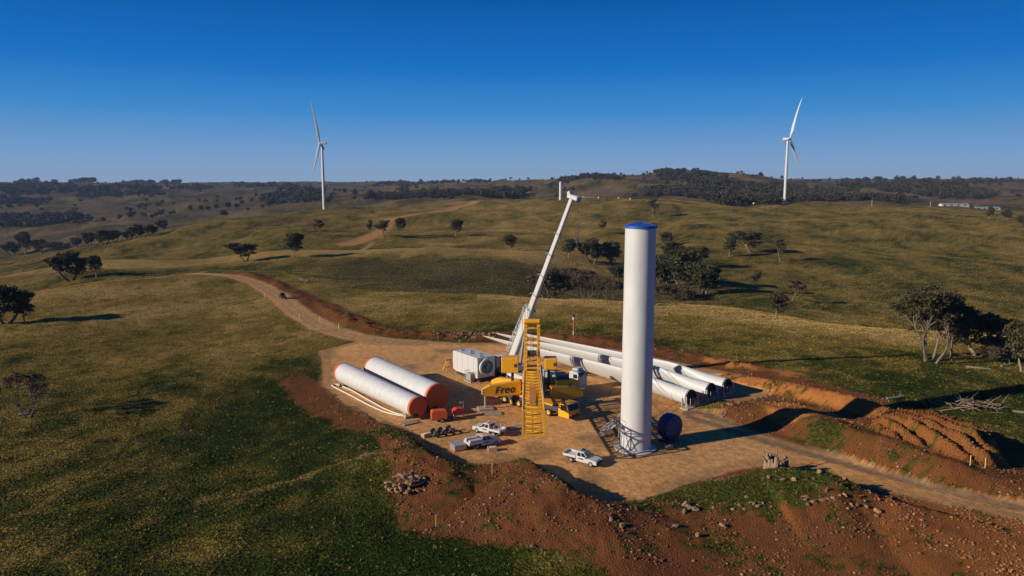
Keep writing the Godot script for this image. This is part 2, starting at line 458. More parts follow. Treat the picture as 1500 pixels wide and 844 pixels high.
func build_terrain() -> void:
	var D := 24.0
	while D < 10000.0:
		rows.append(D)
		if D < 60.0: D += 3.0
		elif D < 172.0: D += 0.5
		elif D < 230.0: D += 1.0
		elif D < 345.0: D += 1.8
		elif D < 620.0: D += 4.0
		elif D < 1250.0: D += 9.0
		else: D *= 1.032
	var nc := 480
	for i in nc:
		cols.append(lerpf(-0.92, 0.92, i / float(nc - 1)))
	var nr := rows.size()
	g_pos.resize(nr * nc)
	g_col.resize(nr * nc)
	g_cls.resize(nr * nc)
	var k := 0
	for r in nr:
		for i in nc:
			var x := cols[i] * rows[r]
			var h := height(x, rows[r])
			g_pos[k] = Vector3(x, h, -rows[r])
			var cc := cover(x, rows[r], h)
			g_col[k] = cc[0]
			g_cls[k] = cc[1]
			k += 1
	print("terrain sampled ", nr, " x ", nc)
	var nrm := PackedVector3Array()
	nrm.resize(nr * nc)
	for r in nr:
		for i in nc:
			var a := g_pos[r * nc + mini(i + 1, nc - 1)] - g_pos[r * nc + maxi(i - 1, 0)]
			var b := g_pos[mini(r + 1, nr - 1) * nc + i] - g_pos[maxi(r - 1, 0) * nc + i]
			nrm[r * nc + i] = a.cross(b).normalized()
	var idx := [PackedInt32Array(), PackedInt32Array(), PackedInt32Array(), PackedInt32Array()]
	for r in nr - 1:
		for i in nc - 1:
			var a := r * nc + i
			var q: PackedInt32Array = idx[g_cls[a]]
			q.append(a); q.append(a + nc); q.append(a + nc + 1)
			q.append(a); q.append(a + nc + 1); q.append(a + 1)
			idx[g_cls[a]] = q
	var names := ["pasture_ground", "gravel_hardstand", "dirt_road", "bare_earth"]
	var mats := [M.grass_ground, M.pad, M.road, M.earth]
	var scale_up := [1.35, 1.25, 1.25, 1.3]
	for c in 4:
		var map := {}
		var v := PackedVector3Array()
		var n := PackedVector3Array()
		var cl := PackedColorArray()
		var uv := PackedVector2Array()
		var ix := PackedInt32Array()
		for a: int in idx[c]:
			if not map.has(a):
				map[a] = v.size()
				v.append(g_pos[a]); n.append(nrm[a])
				cl.append(g_col[a] * scale_up[c])
				uv.append(Vector2(g_pos[a].x, g_pos[a].z))
			ix.append(map[a])
		var arr := []
		arr.resize(Mesh.ARRAY_MAX)
		arr[Mesh.ARRAY_VERTEX] = v
		arr[Mesh.ARRAY_NORMAL] = n
		arr[Mesh.ARRAY_COLOR] = cl
		arr[Mesh.ARRAY_TEX_UV] = uv
		arr[Mesh.ARRAY_INDEX] = ix
		var me := ArrayMesh.new()
		me.add_surface_from_arrays(Mesh.PRIMITIVE_TRIANGLES, arr)
		me.surface_set_material(0, mats[c])
		var o := MeshInstance3D.new()
		o.name = names[c]
		o.mesh = me
		o.set_meta("kind", "structure")
		add_child(o)
	print("terrain built")

# ---------------------------------------------------------------- shapes

class Shape:
	var v := PackedVector3Array()
	var n := PackedVector3Array()
	var c := PackedColorArray()
	var col := Color.WHITE
	var xf := Transform3D()

	func tri(a: Vector3, b: Vector3, d: Vector3, na: Vector3, nb: Vector3, nd: Vector3) -> void:
		if (b - a).cross(d - a).dot(na + nb + nd) > 0.0:      # front faces run clockwise
			var t := b
			b = d
			d = t
			t = nb
			nb = nd
			nd = t
		v.append(xf * a); v.append(xf * b); v.append(xf * d)
		n.append(xf.basis * na); n.append(xf.basis * nb); n.append(xf.basis * nd)
		c.append(col); c.append(col); c.append(col)

	func flat(a: Vector3, b: Vector3, d: Vector3, out_from := Vector3(1e9, 0, 0)) -> void:
		var m := (b - a).cross(d - a).normalized()
		if out_from.x < 1e8 and m.dot((a + b + d) / 3.0 - out_from) < 0.0:
			m = -m
		tri(a, b, d, m, m, m)

	func quad(a: Vector3, b: Vector3, d: Vector3, e: Vector3, out_from := Vector3(1e9, 0, 0)) -> void:
		flat(a, b, d, out_from)
		flat(a, d, e, out_from)

	func box(at: Vector3, size: Vector3, bevel := 0.0, turn := Basis()) -> void:
		var h := size * 0.5
		var b := minf(bevel, minf(h.x, minf(h.y, h.z)) * 0.9)
		var keep := xf
		xf = xf * Transform3D(turn, at)
		var P := func(sx: float, sy: float, sz: float, ax: int) -> Vector3:
			var q := Vector3(sx * (h.x - b), sy * (h.y - b), sz * (h.z - b))
			q[ax] = [sx, sy, sz][ax] * h[ax]
			return q
		var o := Vector3.ZERO
		for s: float in [-1.0, 1.0]:
			quad(P.call(s, -1.0, -1.0, 0), P.call(s, 1.0, -1.0, 0), P.call(s, 1.0, 1.0, 0), P.call(s, -1.0, 1.0, 0), o)
			quad(P.call(-1.0, s, -1.0, 1), P.call(1.0, s, -1.0, 1), P.call(1.0, s, 1.0, 1), P.call(-1.0, s, 1.0, 1), o)
			quad(P.call(-1.0, -1.0, s, 2), P.call(1.0, -1.0, s, 2), P.call(1.0, 1.0, s, 2), P.call(-1.0, 1.0, s, 2), o)
			if b > 0.0:
				for t: float in [-1.0, 1.0]:
					quad(P.call(s, t, -1.0, 0), P.call(s, t, 1.0, 0), P.call(s, t, 1.0, 1), P.call(s, t, -1.0, 1), o)
					quad(P.call(s, -1.0, t, 0), P.call(s, 1.0, t, 0), P.call(s, 1.0, t, 2), P.call(s, -1.0, t, 2), o)
					quad(P.call(-1.0, s, t, 1), P.call(1.0, s, t, 1), P.call(1.0, s, t, 2), P.call(-1.0, s, t, 2), o)
					for w: float in [-1.0, 1.0]:
						flat(P.call(s, t, w, 0), P.call(s, t, w, 1), P.call(s, t, w, 2), o)
		xf = keep

	func bar(a: Vector3, b: Vector3, wd: float, hg := -1.0, up := Vector3.UP) -> void:   # a square bar
		var z := (b - a).normalized()
		var u := up if absf(z.dot(up)) < 0.98 else Vector3.RIGHT
		var x := u.cross(z).normalized()
		box((a + b) * 0.5, Vector3(wd, hg if hg > 0.0 else wd, a.distance_to(b)), 0.0, Basis(x, z.cross(x), z))

	func tube(a: Vector3, b: Vector3, ra: float, rb := -1.0, sides := 8, caps := true) -> void:
		if rb < 0.0:
			rb = ra
		var z := (b - a).normalized()
		var x := (Vector3.UP if absf(z.y) < 0.9 else Vector3.RIGHT).cross(z).normalized()
		var y := z.cross(x)
		for i in sides:
			var t0 := TAU * i / sides
			var t1 := TAU * (i + 1) / sides
			var n0 := x * cos(t0) + y * sin(t0)
			var n1 := x * cos(t1) + y * sin(t1)
			tri(a + n0 * ra, b + n0 * rb, b + n1 * rb, n0, n0, n1)
			tri(a + n0 * ra, b + n1 * rb, a + n1 * ra, n0, n1, n1)
			if caps:
				tri(a, a + n0 * ra, a + n1 * ra, -z, -z, -z)
				tri(b, b + n0 * rb, b + n1 * rb, z, z, z)

	func lathe(prof: Array, sides := 24, sharp := 0.5) -> void:    # profile of (radius, y) about y
		for j in prof.size() - 1:
			var p: Vector2 = prof[j]
			var q: Vector2 = prof[j + 1]
			var d := q - p
			var nn := Vector2(d.y, -d.x).normalized()
			for i in sides:
				var t0 := TAU * i / sides
				var t1 := TAU * (i + 1) / sides
				var c0 := Vector3(cos(t0), 0, sin(t0))
				var c1 := Vector3(cos(t1), 0, sin(t1))
				var n0 := c0 * nn.x + Vector3.UP * nn.y
				var n1 := c1 * nn.x + Vector3.UP * nn.y
				var a := c0 * p.x + Vector3.UP * p.y
				var b := c1 * p.x + Vector3.UP * p.y
				var e := c1 * q.x + Vector3.UP * q.y
				var f := c0 * q.x + Vector3.UP * q.y
				if p.x > 0.0:
					tri(a, b, e, n0, n1, n1)
				if q.x > 0.0:
					tri(a, e, f, n0, n1, n0)

	func prism(poly: Array, z0: float, z1: float, inset := 0.0) -> void:    # an (x, y) outline drawn out along z; convex
		var mid := Vector2.ZERO
		for p: Vector2 in poly:
			mid += p / poly.size()
		var o := Vector3(mid.x, mid.y, (z0 + z1) * 0.5)
		for i in poly.size():
			var p: Vector2 = poly[i]
			var q: Vector2 = poly[(i + 1) % poly.size()]
			quad(Vector3(p.x, p.y, z0), Vector3(q.x, q.y, z0), Vector3(q.x, q.y, z1), Vector3(p.x, p.y, z1), o)
			flat(Vector3(p.x, p.y, z0), Vector3(q.x, q.y, z0), Vector3(mid.x, mid.y, z0), o)
			flat(Vector3(p.x, p.y, z1), Vector3(q.x, q.y, z1), Vector3(mid.x, mid.y, z1), o)

	func path(pts: Array, r: float, sides := 6) -> void:
		for i in pts.size() - 1:
			tube(pts[i], pts[i + 1], r, r, sides, true)

	func mesh(m: Material, colours := false) -> ArrayMesh:
		var arr := []
		arr.resize(Mesh.ARRAY_MAX)
		arr[Mesh.ARRAY_VERTEX] = v
		arr[Mesh.ARRAY_NORMAL] = n
		if colours:
			arr[Mesh.ARRAY_COLOR] = c
		var me := ArrayMesh.new()
		me.add_surface_from_arrays(Mesh.PRIMITIVE_TRIANGLES, arr)
		me.surface_set_material(0, m)
		return me

func numbered(called: String) -> String:
	var k: int = used.get(called, 0)
	used[called] = k + 1
	return called if k == 0 else "%s_%03d" % [called, k]

func tag(o: Node, label: String, category: String, group := "") -> void:
	o.set_meta("label", label)
	o.set_meta("category", category)
	if group:
		o.set_meta("group", group)

func thing(called: String, label: String, category: String, at: Vector3, turn := 0.0, group := "") -> Node3D:
	var o := Node3D.new()
	o.name = numbered(called)
	add_child(o)
	o.position = at
	o.rotation.y = turn
	tag(o, label, category, group)
	return o

func part(owner_node: Node, called: String, s: Shape, m: Material, colours := false) -> MeshInstance3D:
	return part_mesh(owner_node, called, s.mesh(m, colours))

func part_mesh(owner_node: Node, called: String, me: Mesh) -> MeshInstance3D:
	var o := MeshInstance3D.new()
	o.name = called
	o.mesh = me
	owner_node.add_child(o, true)
	return o

# ---------------------------------------------------------------- ground cover

func copies(called: String, me: Mesh, buf: PackedFloat32Array, label: String, category: String, group: String) -> void:
	var mm := MultiMesh.new()
	mm.transform_format = MultiMesh.TRANSFORM_3D
	mm.use_colors = true
	mm.mesh = me
	mm.instance_count = buf.size() / 16
	mm.buffer = buf
	var o := MultiMeshInstance3D.new()
	o.name = called
	o.multimesh = mm
	o.set_meta("kind", "stuff")
	tag(o, label, category, group)
	add_child(o)

func put(buf: PackedFloat32Array, at: Vector3, sx: float, sy: float, turn: float, c: Color) -> void:
	var cs := cos(turn)
	var sn := sin(turn)
	buf.append_array(PackedFloat32Array([cs * sx, 0, sn * sx, at.x, 0, sy, 0, at.y, -sn * sx, 0, cs * sx, at.z, c.r, c.g, c.b, 1.0]))

func tuft_shape(blades: int, spread: float, tall: float, wide: float, sd: int) -> Shape:
	var r := RandomNumberGenerator.new()
	r.seed = sd
	var s := Shape.new()
	for i in blades:
		var a := r.randf() * TAU
		var d := Vector3(cos(a), 0, sin(a))
		var base := d * spread * 0.5 * r.randf()
		var tip := base + d * spread * r.randf_range(0.3, 0.9) + Vector3.UP * tall * r.randf_range(0.6, 1.1)
		var side := Vector3(-d.z, 0, d.x).rotated(Vector3.UP, r.randf_range(-0.7, 0.7)) * wide * r.randf_range(0.6, 1.2)
		var g := r.randf_range(0.75, 1.15)
		s.col = Color(g, g, g)
		s.flat(base - side - Vector3.UP * 0.03, base + side - Vector3.UP * 0.03, tip)
	return s

func stone_shape(sd: int, detail := 1) -> Shape:
	var r := RandomNumberGenerator.new()
	r.seed = sd
	var n := FastNoiseLite.new()
	n.seed = sd
	n.frequency = 0.9
	var s := Shape.new()
	var la := 5 if detail == 1 else 8
	var lo := 7 if detail == 1 else 12
	var sq := Vector3(r.randf_range(0.8, 1.2), r.randf_range(0.55, 0.85), r.randf_range(0.7, 1.0))
	var P := func(i: int, j: int) -> Vector3:
		var th := PI * i / la
		var ph := TAU * (j % lo) / lo
		var q := Vector3(sin(th) * cos(ph), cos(th), sin(th) * sin(ph))
		var k := 1.0 + 0.55 * n.get_noise_3d(q.x * 1.2, q.y * 1.2, q.z * 1.2) + 0.22 * n.get_noise_3d(q.x * 4.0, q.y * 4.0, q.z * 4.0)
		return q * k * sq * 0.5
	for i in la:
		for j in lo:
			var a: Vector3 = P.call(i, j)
			var b: Vector3 = P.call(i + 1, j)
			var c: Vector3 = P.call(i + 1, j + 1)
			var d: Vector3 = P.call(i, j + 1)
			if i < la - 1:
				s.flat(a, b, c, Vector3.ZERO)
			if i > 0:
				s.flat(a, c, d, Vector3.ZERO)
	return s

func scatter_ground_cover() -> void:
	var nc := cols.size()
	var buf := [PackedFloat32Array(), PackedFloat32Array(), PackedFloat32Array()]
	var pebbles := [PackedFloat32Array(), PackedFloat32Array()]
	var weeds := PackedFloat32Array()
	for r in rows.size() - 1:
		var D := rows[r]
		if D < 58.0:
			continue
		if D > 1150.0:
			break
		var dens := 5.5 if D < 110.0 else 5.5 * pow(110.0 / D, 1.42)
		var grow := clampf(0.75 + (D - 90.0) * 0.0013, 0.75, 1.9)
		for i in nc - 1:
			if absf(cols[i]) > 0.78:
				continue
			var a := r * nc + i
			var area := (g_pos[a + 1].x - g_pos[a].x) * (rows[r + 1] - D)
			var cl := g_cls[a]
			var want := 0.0
			var clump := 1.0
			if cl == 0:
				clump = clampf(1.0 + 1.7 * n_mid.get_noise_2d(g_pos[a].x * 2.1, D * 2.1), 0.25, 2.0) if D < 300.0 else 1.0
				want = dens * area * (0.4 + 0.6 * clump)
			elif cl == 3 and D < 260.0:
				var patch := clampf(0.75 + 2.6 * n_mid.get_noise_2d(g_pos[a].x * 0.9 + 15.0, D * 0.9), 0.12, 2.6)
				want = (7.0 if D < 130.0 else 3.0) * area * patch
			elif cl != 0 and D < 130.0:
				want = 0.25 * area
			var k := int(want + rng.randf())
			for m in k:
				var s := rng.randf()
				var t := rng.randf()
				var p := g_pos[a].lerp(g_pos[a + 1], s).lerp(g_pos[a + nc].lerp(g_pos[a + nc + 1], s), t)
				var c := g_col[a]
				if cl == 0:
					if D < 126.0 and p.x < -14.0:
						var q2 := Vector2(p.x + n_mid.get_noise_2d(p.x + 70.0, D * 0.8) * 0.5, -p.z)
						var pth := path_distance(q2)
						if pth < 0.22 and rng.randf() < 0.9:
							continue
						if line_distance(q2, straw_line) + n_mid.get_noise_2d(p.x, p.z) * 1.8 < 0.1:
							c = c.lerp(STRAW, 0.7)
					var f := rng.randf_range(0.8, 1.4)
					if rng.randf() < (0.12 if D < 170.0 else 0.16):
						c = c.lerp(STRAW, rng.randf_range(0.15, 0.6))
					if D > 280.0 and D < 480.0 and rng.randf() < 0.3:
						c = c.lerp(STRAW, rng.randf_range(0.2, 0.7))
					var sz := grow * rng.randf_range(0.55, 1.2) * (0.6 + 0.4 * clump)
					if c.g > c.r * 1.9:          # lush green weeds grow taller
						sz *= 1.2
					put(buf[rng.randi() % 3], p, sz, sz * rng.randf_range(0.6, 1.2), rng.randf() * TAU, c * f)
				else:
					var q := rng.randf()
					var sz2 := 0.06 + 0.30 * pow(q, 6.0) + 0.06 * q
					var tone := c * rng.randf_range(0.6, 1.15)          # clods of the soil itself
					if cl != 3:
						sz2 *= 0.5
					elif rng.randf() < 0.10:                              # and paler broken stone
						tone = c.lerp(Color(0.46, 0.28, 0.17), rng.randf_range(0.3, 0.95))
					put(pebbles[rng.randi() % 2], p + Vector3.UP * sz2 * 0.12, sz2, sz2 * rng.randf_range(0.7, 1.1), rng.randf() * TAU, tone)
	for q in 3:
		copies(numbered("grass"), tuft_shape(11, 0.42, 0.26, 0.055, 40 + q).mesh(M.blade_grass, true), buf[q], "short tussocky grass growing over the pasture", "grass", "pasture grass")
	for q in 2:
		copies(numbered("loose_stones"), stone_shape(60 + q).mesh(M.stone, true), pebbles[q], "small loose stones and clods lying on bare earth", "stones", "loose stones on bare earth")
	print("ground cover ", buf[0].size() / 16 * 3, " tufts, ", pebbles[0].size() / 16 * 2, " stones")

# ---------------------------------------------------------------- trees

func limb(s: Shape, tips: Array, r: RandomNumberGenerator, p: Vector3, dir: Vector3, length: float, rad: float, level: int, k: Dictionary) -> void:
	var segs := 3
	var q := p
	var d := dir
	for i in segs:
		d = (d + Vector3(r.randf_range(-1, 1), r.randf_range(-0.4, 0.8), r.randf_range(-1, 1)) * k.wander).normalized()
		var nx := q + d * length / segs
		var ra := lerpf(rad, rad * 0.62, i / float(segs))
		var rb := lerpf(rad, rad * 0.62, (i + 1) / float(segs))
		s.tube(q, nx, ra, rb, 6 if level == 0 else 5, false)
		q = nx
		if level >= k.levels - 1 and i > 0:
			tips.append(q)
	if level >= k.levels:
		tips.append(q)
		return
	var n := r.randi_range(k.fork[0], k.fork[1])
	var a0 := r.randf() * TAU
	for i in n:
		var a := a0 + TAU * i / n + r.randf_range(-0.5, 0.5)
		var out := Vector3(cos(a), 0, sin(a))
		var nd: Vector3 = (d * r.randf_range(0.6, 1.0) + out * k.spread * r.randf_range(0.6, 1.2) + Vector3.UP * k.lift).normalized()
		limb(s, tips, r, q, nd, length * r.randf_range(0.6, 0.85), rad * 0.62, level + 1, k)

# a tree ten metres tall: [trunk mesh, crown mesh]
func tree_meshes(sd: int, k: Dictionary) -> Array:
	var r := RandomNumberGenerator.new()
	r.seed = sd
	var s := Shape.new()
	var tips := []
	for i in k.stems:
		var a: float = TAU * i / maxf(1.0, k.stems) + r.randf()
		var out := Vector3(cos(a), 0, sin(a))
		limb(s, tips, r, out * 0.12 * (k.stems - 1) + Vector3.DOWN * 0.35, (Vector3.UP + out * k.splay).normalized(), k.first, k.rad, 0, k)
	var top := 0.1
	for t: Vector3 in tips:
		top = maxf(top, t.y)
	var fit: float = (10.0 - k.clump * 0.5) / top
	var trunk := Shape.new()
	for i in s.v.size():
		trunk.v.append(s.v[i] * fit)
		trunk.n.append(s.n[i])
		trunk.c.append(Color.WHITE)
	var leaf := Shape.new()
	if k.has("fill"):                    # more clumps through the crown's volume: middle height, radius, half height, how many
		for i in k.fill[3]:
			var o := Vector3(r.randfn(), r.randfn(), r.randfn()).normalized() * pow(r.randf(), 0.4)
			var q := Vector3(o.x * k.fill[1], k.fill[0] + o.y * k.fill[2], o.z * k.fill[1])
			tips.append(q / fit)
	for t0: Vector3 in tips:
		var t: Vector3 = t0 * fit
		var tone := r.randf_range(0.65, 1.35)
		var base: Color = k.leaf
		var rc: float = k.clump * r.randf_range(0.65, 1.2)
		for i in k.leaves:
			var o := Vector3(r.randfn(), r.randfn() * 0.62, r.randfn())
			o = o.normalized() * pow(r.randf(), 0.45) * rc
			o.y *= 0.68
			var u := Vector3(r.randfn(), r.randfn(), r.randfn()).normalized()
			var w := u.cross(Vector3(r.randfn(), r.randfn(), r.randfn()).normalized()).normalized()
			var z: float = k.size * r.randf_range(0.55, 1.15)
			var f := tone * r.randf_range(0.7, 1.3)
			leaf.col = base * f
			var m := (o.normalized() + Vector3.UP * 0.35).normalized()
			var a: Vector3 = t + o - u * z * 0.5
			var b: Vector3 = t + o + w * z * 0.34
			var c: Vector3 = t + o + u * z * 0.5
			var e: Vector3 = t + o - w * z * 0.34
			var fn: Vector3 = (b - a).cross(c - a).normalized()
			if fn.dot(m) < 0.0:
				fn = -fn
			leaf.tri(a, b, c, fn, fn, fn)
			leaf.tri(a, c, e, fn, fn, fn)
	return [trunk.mesh(k.bark), leaf.mesh(M.leaf, true)]

var tree_kinds := []

func build_tree_kinds() -> void:
	var olive := Color(0.062, 0.056, 0.026)
	var brown := Color(0.085, 0.062, 0.038)
	var dark := Color(0.045, 0.046, 0.022)
	tree_kinds = [
		tree_meshes(5, {stems = 2, splay = 0.3, first = 1.6, rad = 0.2, levels = 3, fork = [2, 3], spread = 0.6, lift = 0.4, wander = 0.22, clump = 1.35, leaves = 50, size = 0.68, leaf = dark, bark = M.bark_dark, fill = [5.2, 3.3, 3.4, 46]}),
		tree_meshes(11, {stems = 1, splay = 0.1, first = 2.2, rad = 0.2, levels = 3, fork = [3, 3], spread = 0.5, lift = 0.45, wander = 0.2, clump = 1.15, leaves = 46, size = 0.64, leaf = olive, bark = M.bark, fill = [5.6, 2.9, 3.2, 40]}),
		tree_meshes(23, {stems = 2, splay = 0.5, first = 2.0, rad = 0.2, levels = 3, fork = [2, 3], spread = 0.8, lift = 0.2, wander = 0.25, clump = 1.25, leaves = 46, size = 0.62, leaf = olive, bark = M.bark, fill = [5.6, 3.8, 2.8, 34]}),
		tree_meshes(31, {stems = 1, splay = 0.12, first = 3.2, rad = 0.2, levels = 3, fork = [2, 3], spread = 0.6, lift = 0.3, wander = 0.2, clump = 1.05, leaves = 36, size = 0.5, leaf = brown, bark = M.bark_pale, fill = [6.4, 2.6, 2.6, 18]}),
		tree_meshes(47, {stems = 3, splay = 0.4, first = 2.0, rad = 0.13, levels = 4, fork = [2, 3], spread = 0.55, lift = 0.45, wander = 0.25, clump = 0.85, leaves = 14, size = 0.32, leaf = brown, bark = M.bark_dark, fill = [4.6, 2.4, 3.0, 24]}),
		tree_meshes(58, {stems = 4, splay = 0.30, first = 2.4, rad = 0.115, levels = 4, fork = [2, 3], spread = 0.5, lift = 0.40, wander = 0.16, clump = 0.72, leaves = 56, size = 0.25, leaf = olive, bark = M.bark_pale, fill = [6.2, 3.0, 3.2, 60]}),
		tree_meshes(64, {stems = 1, splay = 0.1, first = 2.3, rad = 0.2, levels = 4, fork = [2, 3], spread = 0.6, lift = 0.35, wander = 0.16, clump = 0.8, leaves = 56, size = 0.29, leaf = dark, bark = M.bark_pale, fill = [5.8, 3.2, 3.4, 60]}),
		tree_meshes(71, {stems = 5, splay = 0.9, first = 1.8, rad = 0.1, levels = 2, fork = [3, 3], spread = 0.7, lift = 0.4, wander = 0.3, clump = 1.8, leaves = 50, size = 0.6, leaf = brown, bark = M.bark_dark, fill = [4.0, 4.0, 4.0, 24]}),
	]

func build_trees() -> void:
	var turn := RandomNumberGenerator.new()
	turn.seed = 77
	for t: Array in tree_spots:
		var k: int = t[4]
		var called: String = ["broad_tree", "round_tree", "spreading_tree", "pale_trunk_tree", "bare_tree", "gum_tree", "gum_tree", "bush"][k]
		var o := thing(called, t[5], "bush" if k == 7 else "tree", ground(t[0], t[1]), turn.randf() * TAU, t[6])
		var s: float = t[2] / 10.0
		o.scale = Vector3(s * t[3], s, s * t[3])
		part_mesh(o, "stems" if k == 7 else "trunk", tree_kinds[k][0])
		part_mesh(o, "foliage" if k == 7 else "crown", tree_kinds[k][1])

func build_woods() -> void:
	build_tree_kinds()
	var dark := Color(0.040, 0.038, 0.022)
	var far_tree: Array = []
	for q in 3:
		var s := Shape.new()
		var r := RandomNumberGenerator.new()
		r.seed = 300 + q
		for i in 150:
			var o := Vector3(r.randfn(), r.randfn(), r.randfn()).normalized() * pow(r.randf(), 0.4)
			var c := Vector3(o.x * 0.42, 0.58 + o.y * 0.42, o.z * 0.42) + Vector3(sin(i * 1.7), 0.0, cos(i * 2.3)) * 0.08
			var u := Vector3(r.randfn(), r.randfn(), r.randfn()).normalized() * 0.13
			var w := u.cross(Vector3(r.randfn(), r.randfn(), r.randfn()).normalized())
			s.col = Color.WHITE * r.randf_range(0.7, 1.25)
			s.flat(c - u, c + u, c + w.normalized() * 0.13, Vector3(0, 0.3, 0))
		s.col = Color(1.6, 1.4, 1.3)
		s.tube(Vector3(0, -0.1, 0), Vector3(0, 0.5, 0), 0.035, 0.02, 4, false)
		far_tree.append(s.mesh(M.leaf, true))
	var buf := [PackedFloat32Array(), PackedFloat32Array(), PackedFloat32Array()]
	for w: Array in wood_spots:
		var c: Array = w[0]
		for i in w[1]:
			var s := rng.randf()
			var t := rng.randf()
			var p := Vector2(c[0], c[1]).lerp(Vector2(c[2], c[3]), s).lerp(Vector2(c[6], c[7]).lerp(Vector2(c[4], c[5]), s), t)
			p += Vector2(rng.randfn(), rng.randfn()) * 12.0
			var tall: float = w[2] * rng.randf_range(0.8, 1.5) * (1.0 if p.y < 2600.0 else 1.35)
			put(buf[rng.randi() % 3], ground(p.x, p.y), tall * rng.randf_range(0.9, 1.5), tall, rng.randf() * TAU, dark.lerp(Color(0.06, 0.05, 0.03), rng.randf()))
	# single trees dotted over the far hills, a few pixels each
	for i in 1700:
		var D := 1500.0 + 2900.0 * pow(rng.randf(), 1.3)
		var x := D * rng.randf_range(-0.75, 0.75)
		if n_far.get_noise_2d(x * 2.5 + 5000.0, D * 2.5) < 0.05 + 0.2 * rng.randf():
			continue
		var tall := rng.randf_range(7.0, 13.0)
		put(buf[rng.randi() % 3], ground(x, D), tall * rng.randf_range(0.9, 1.4), tall, rng.randf() * TAU, dark)
	for q in 3:
		copies(numbered("far_woodland"), far_tree[q], buf[q], "dark woodland spread over the distant hills", "woodland", "woods on the distant hills")

var far_tracks := [PackedVector2Array([Vector2(-134, 593), Vector2(-126, 611), Vector2(-120, 629), Vector2(-139, 786), Vector2(-144, 857), Vector2(-127, 886), Vector2(-103, 1007), Vector2(-80, 1076), Vector2(-61, 1100), Vector2(-14, 1551), Vector2(46, 1245)]), PackedVector2Array([Vector2(165, 1111), Vector2(202, 1038), Vector2(233, 1003), Vector2(293, 1017), Vector2(395, 1091)]), PackedVector2Array([Vector2(241, 1194), Vector2(261, 1042), Vector2(293, 1017)]), PackedVector2Array([Vector2(-181, 985), Vector2(-158, 999), Vector2(-109, 1050), Vector2(-89, 1070)]), PackedVector2Array([Vector2(-10, 1113), Vector2(22, 932), Vector2(49, 812)]), PackedVector2Array([Vector2(59, 699), Vector2(37, 644), Vector2(25, 597)]), PackedVector2Array([Vector2(-95, 634), Vector2(-79, 772), Vector2(-22, 805), Vector2(36, 783)]), PackedVector2Array([Vector2(-143, 338), Vector2(-151, 434), Vector2(-133, 458), Vector2(-114, 488), Vector2(-115, 599)])]
var far_track_width := [7.0, 3.6, 3.6, 3.6, 1.3, 1.5, 1.4, 2.2]

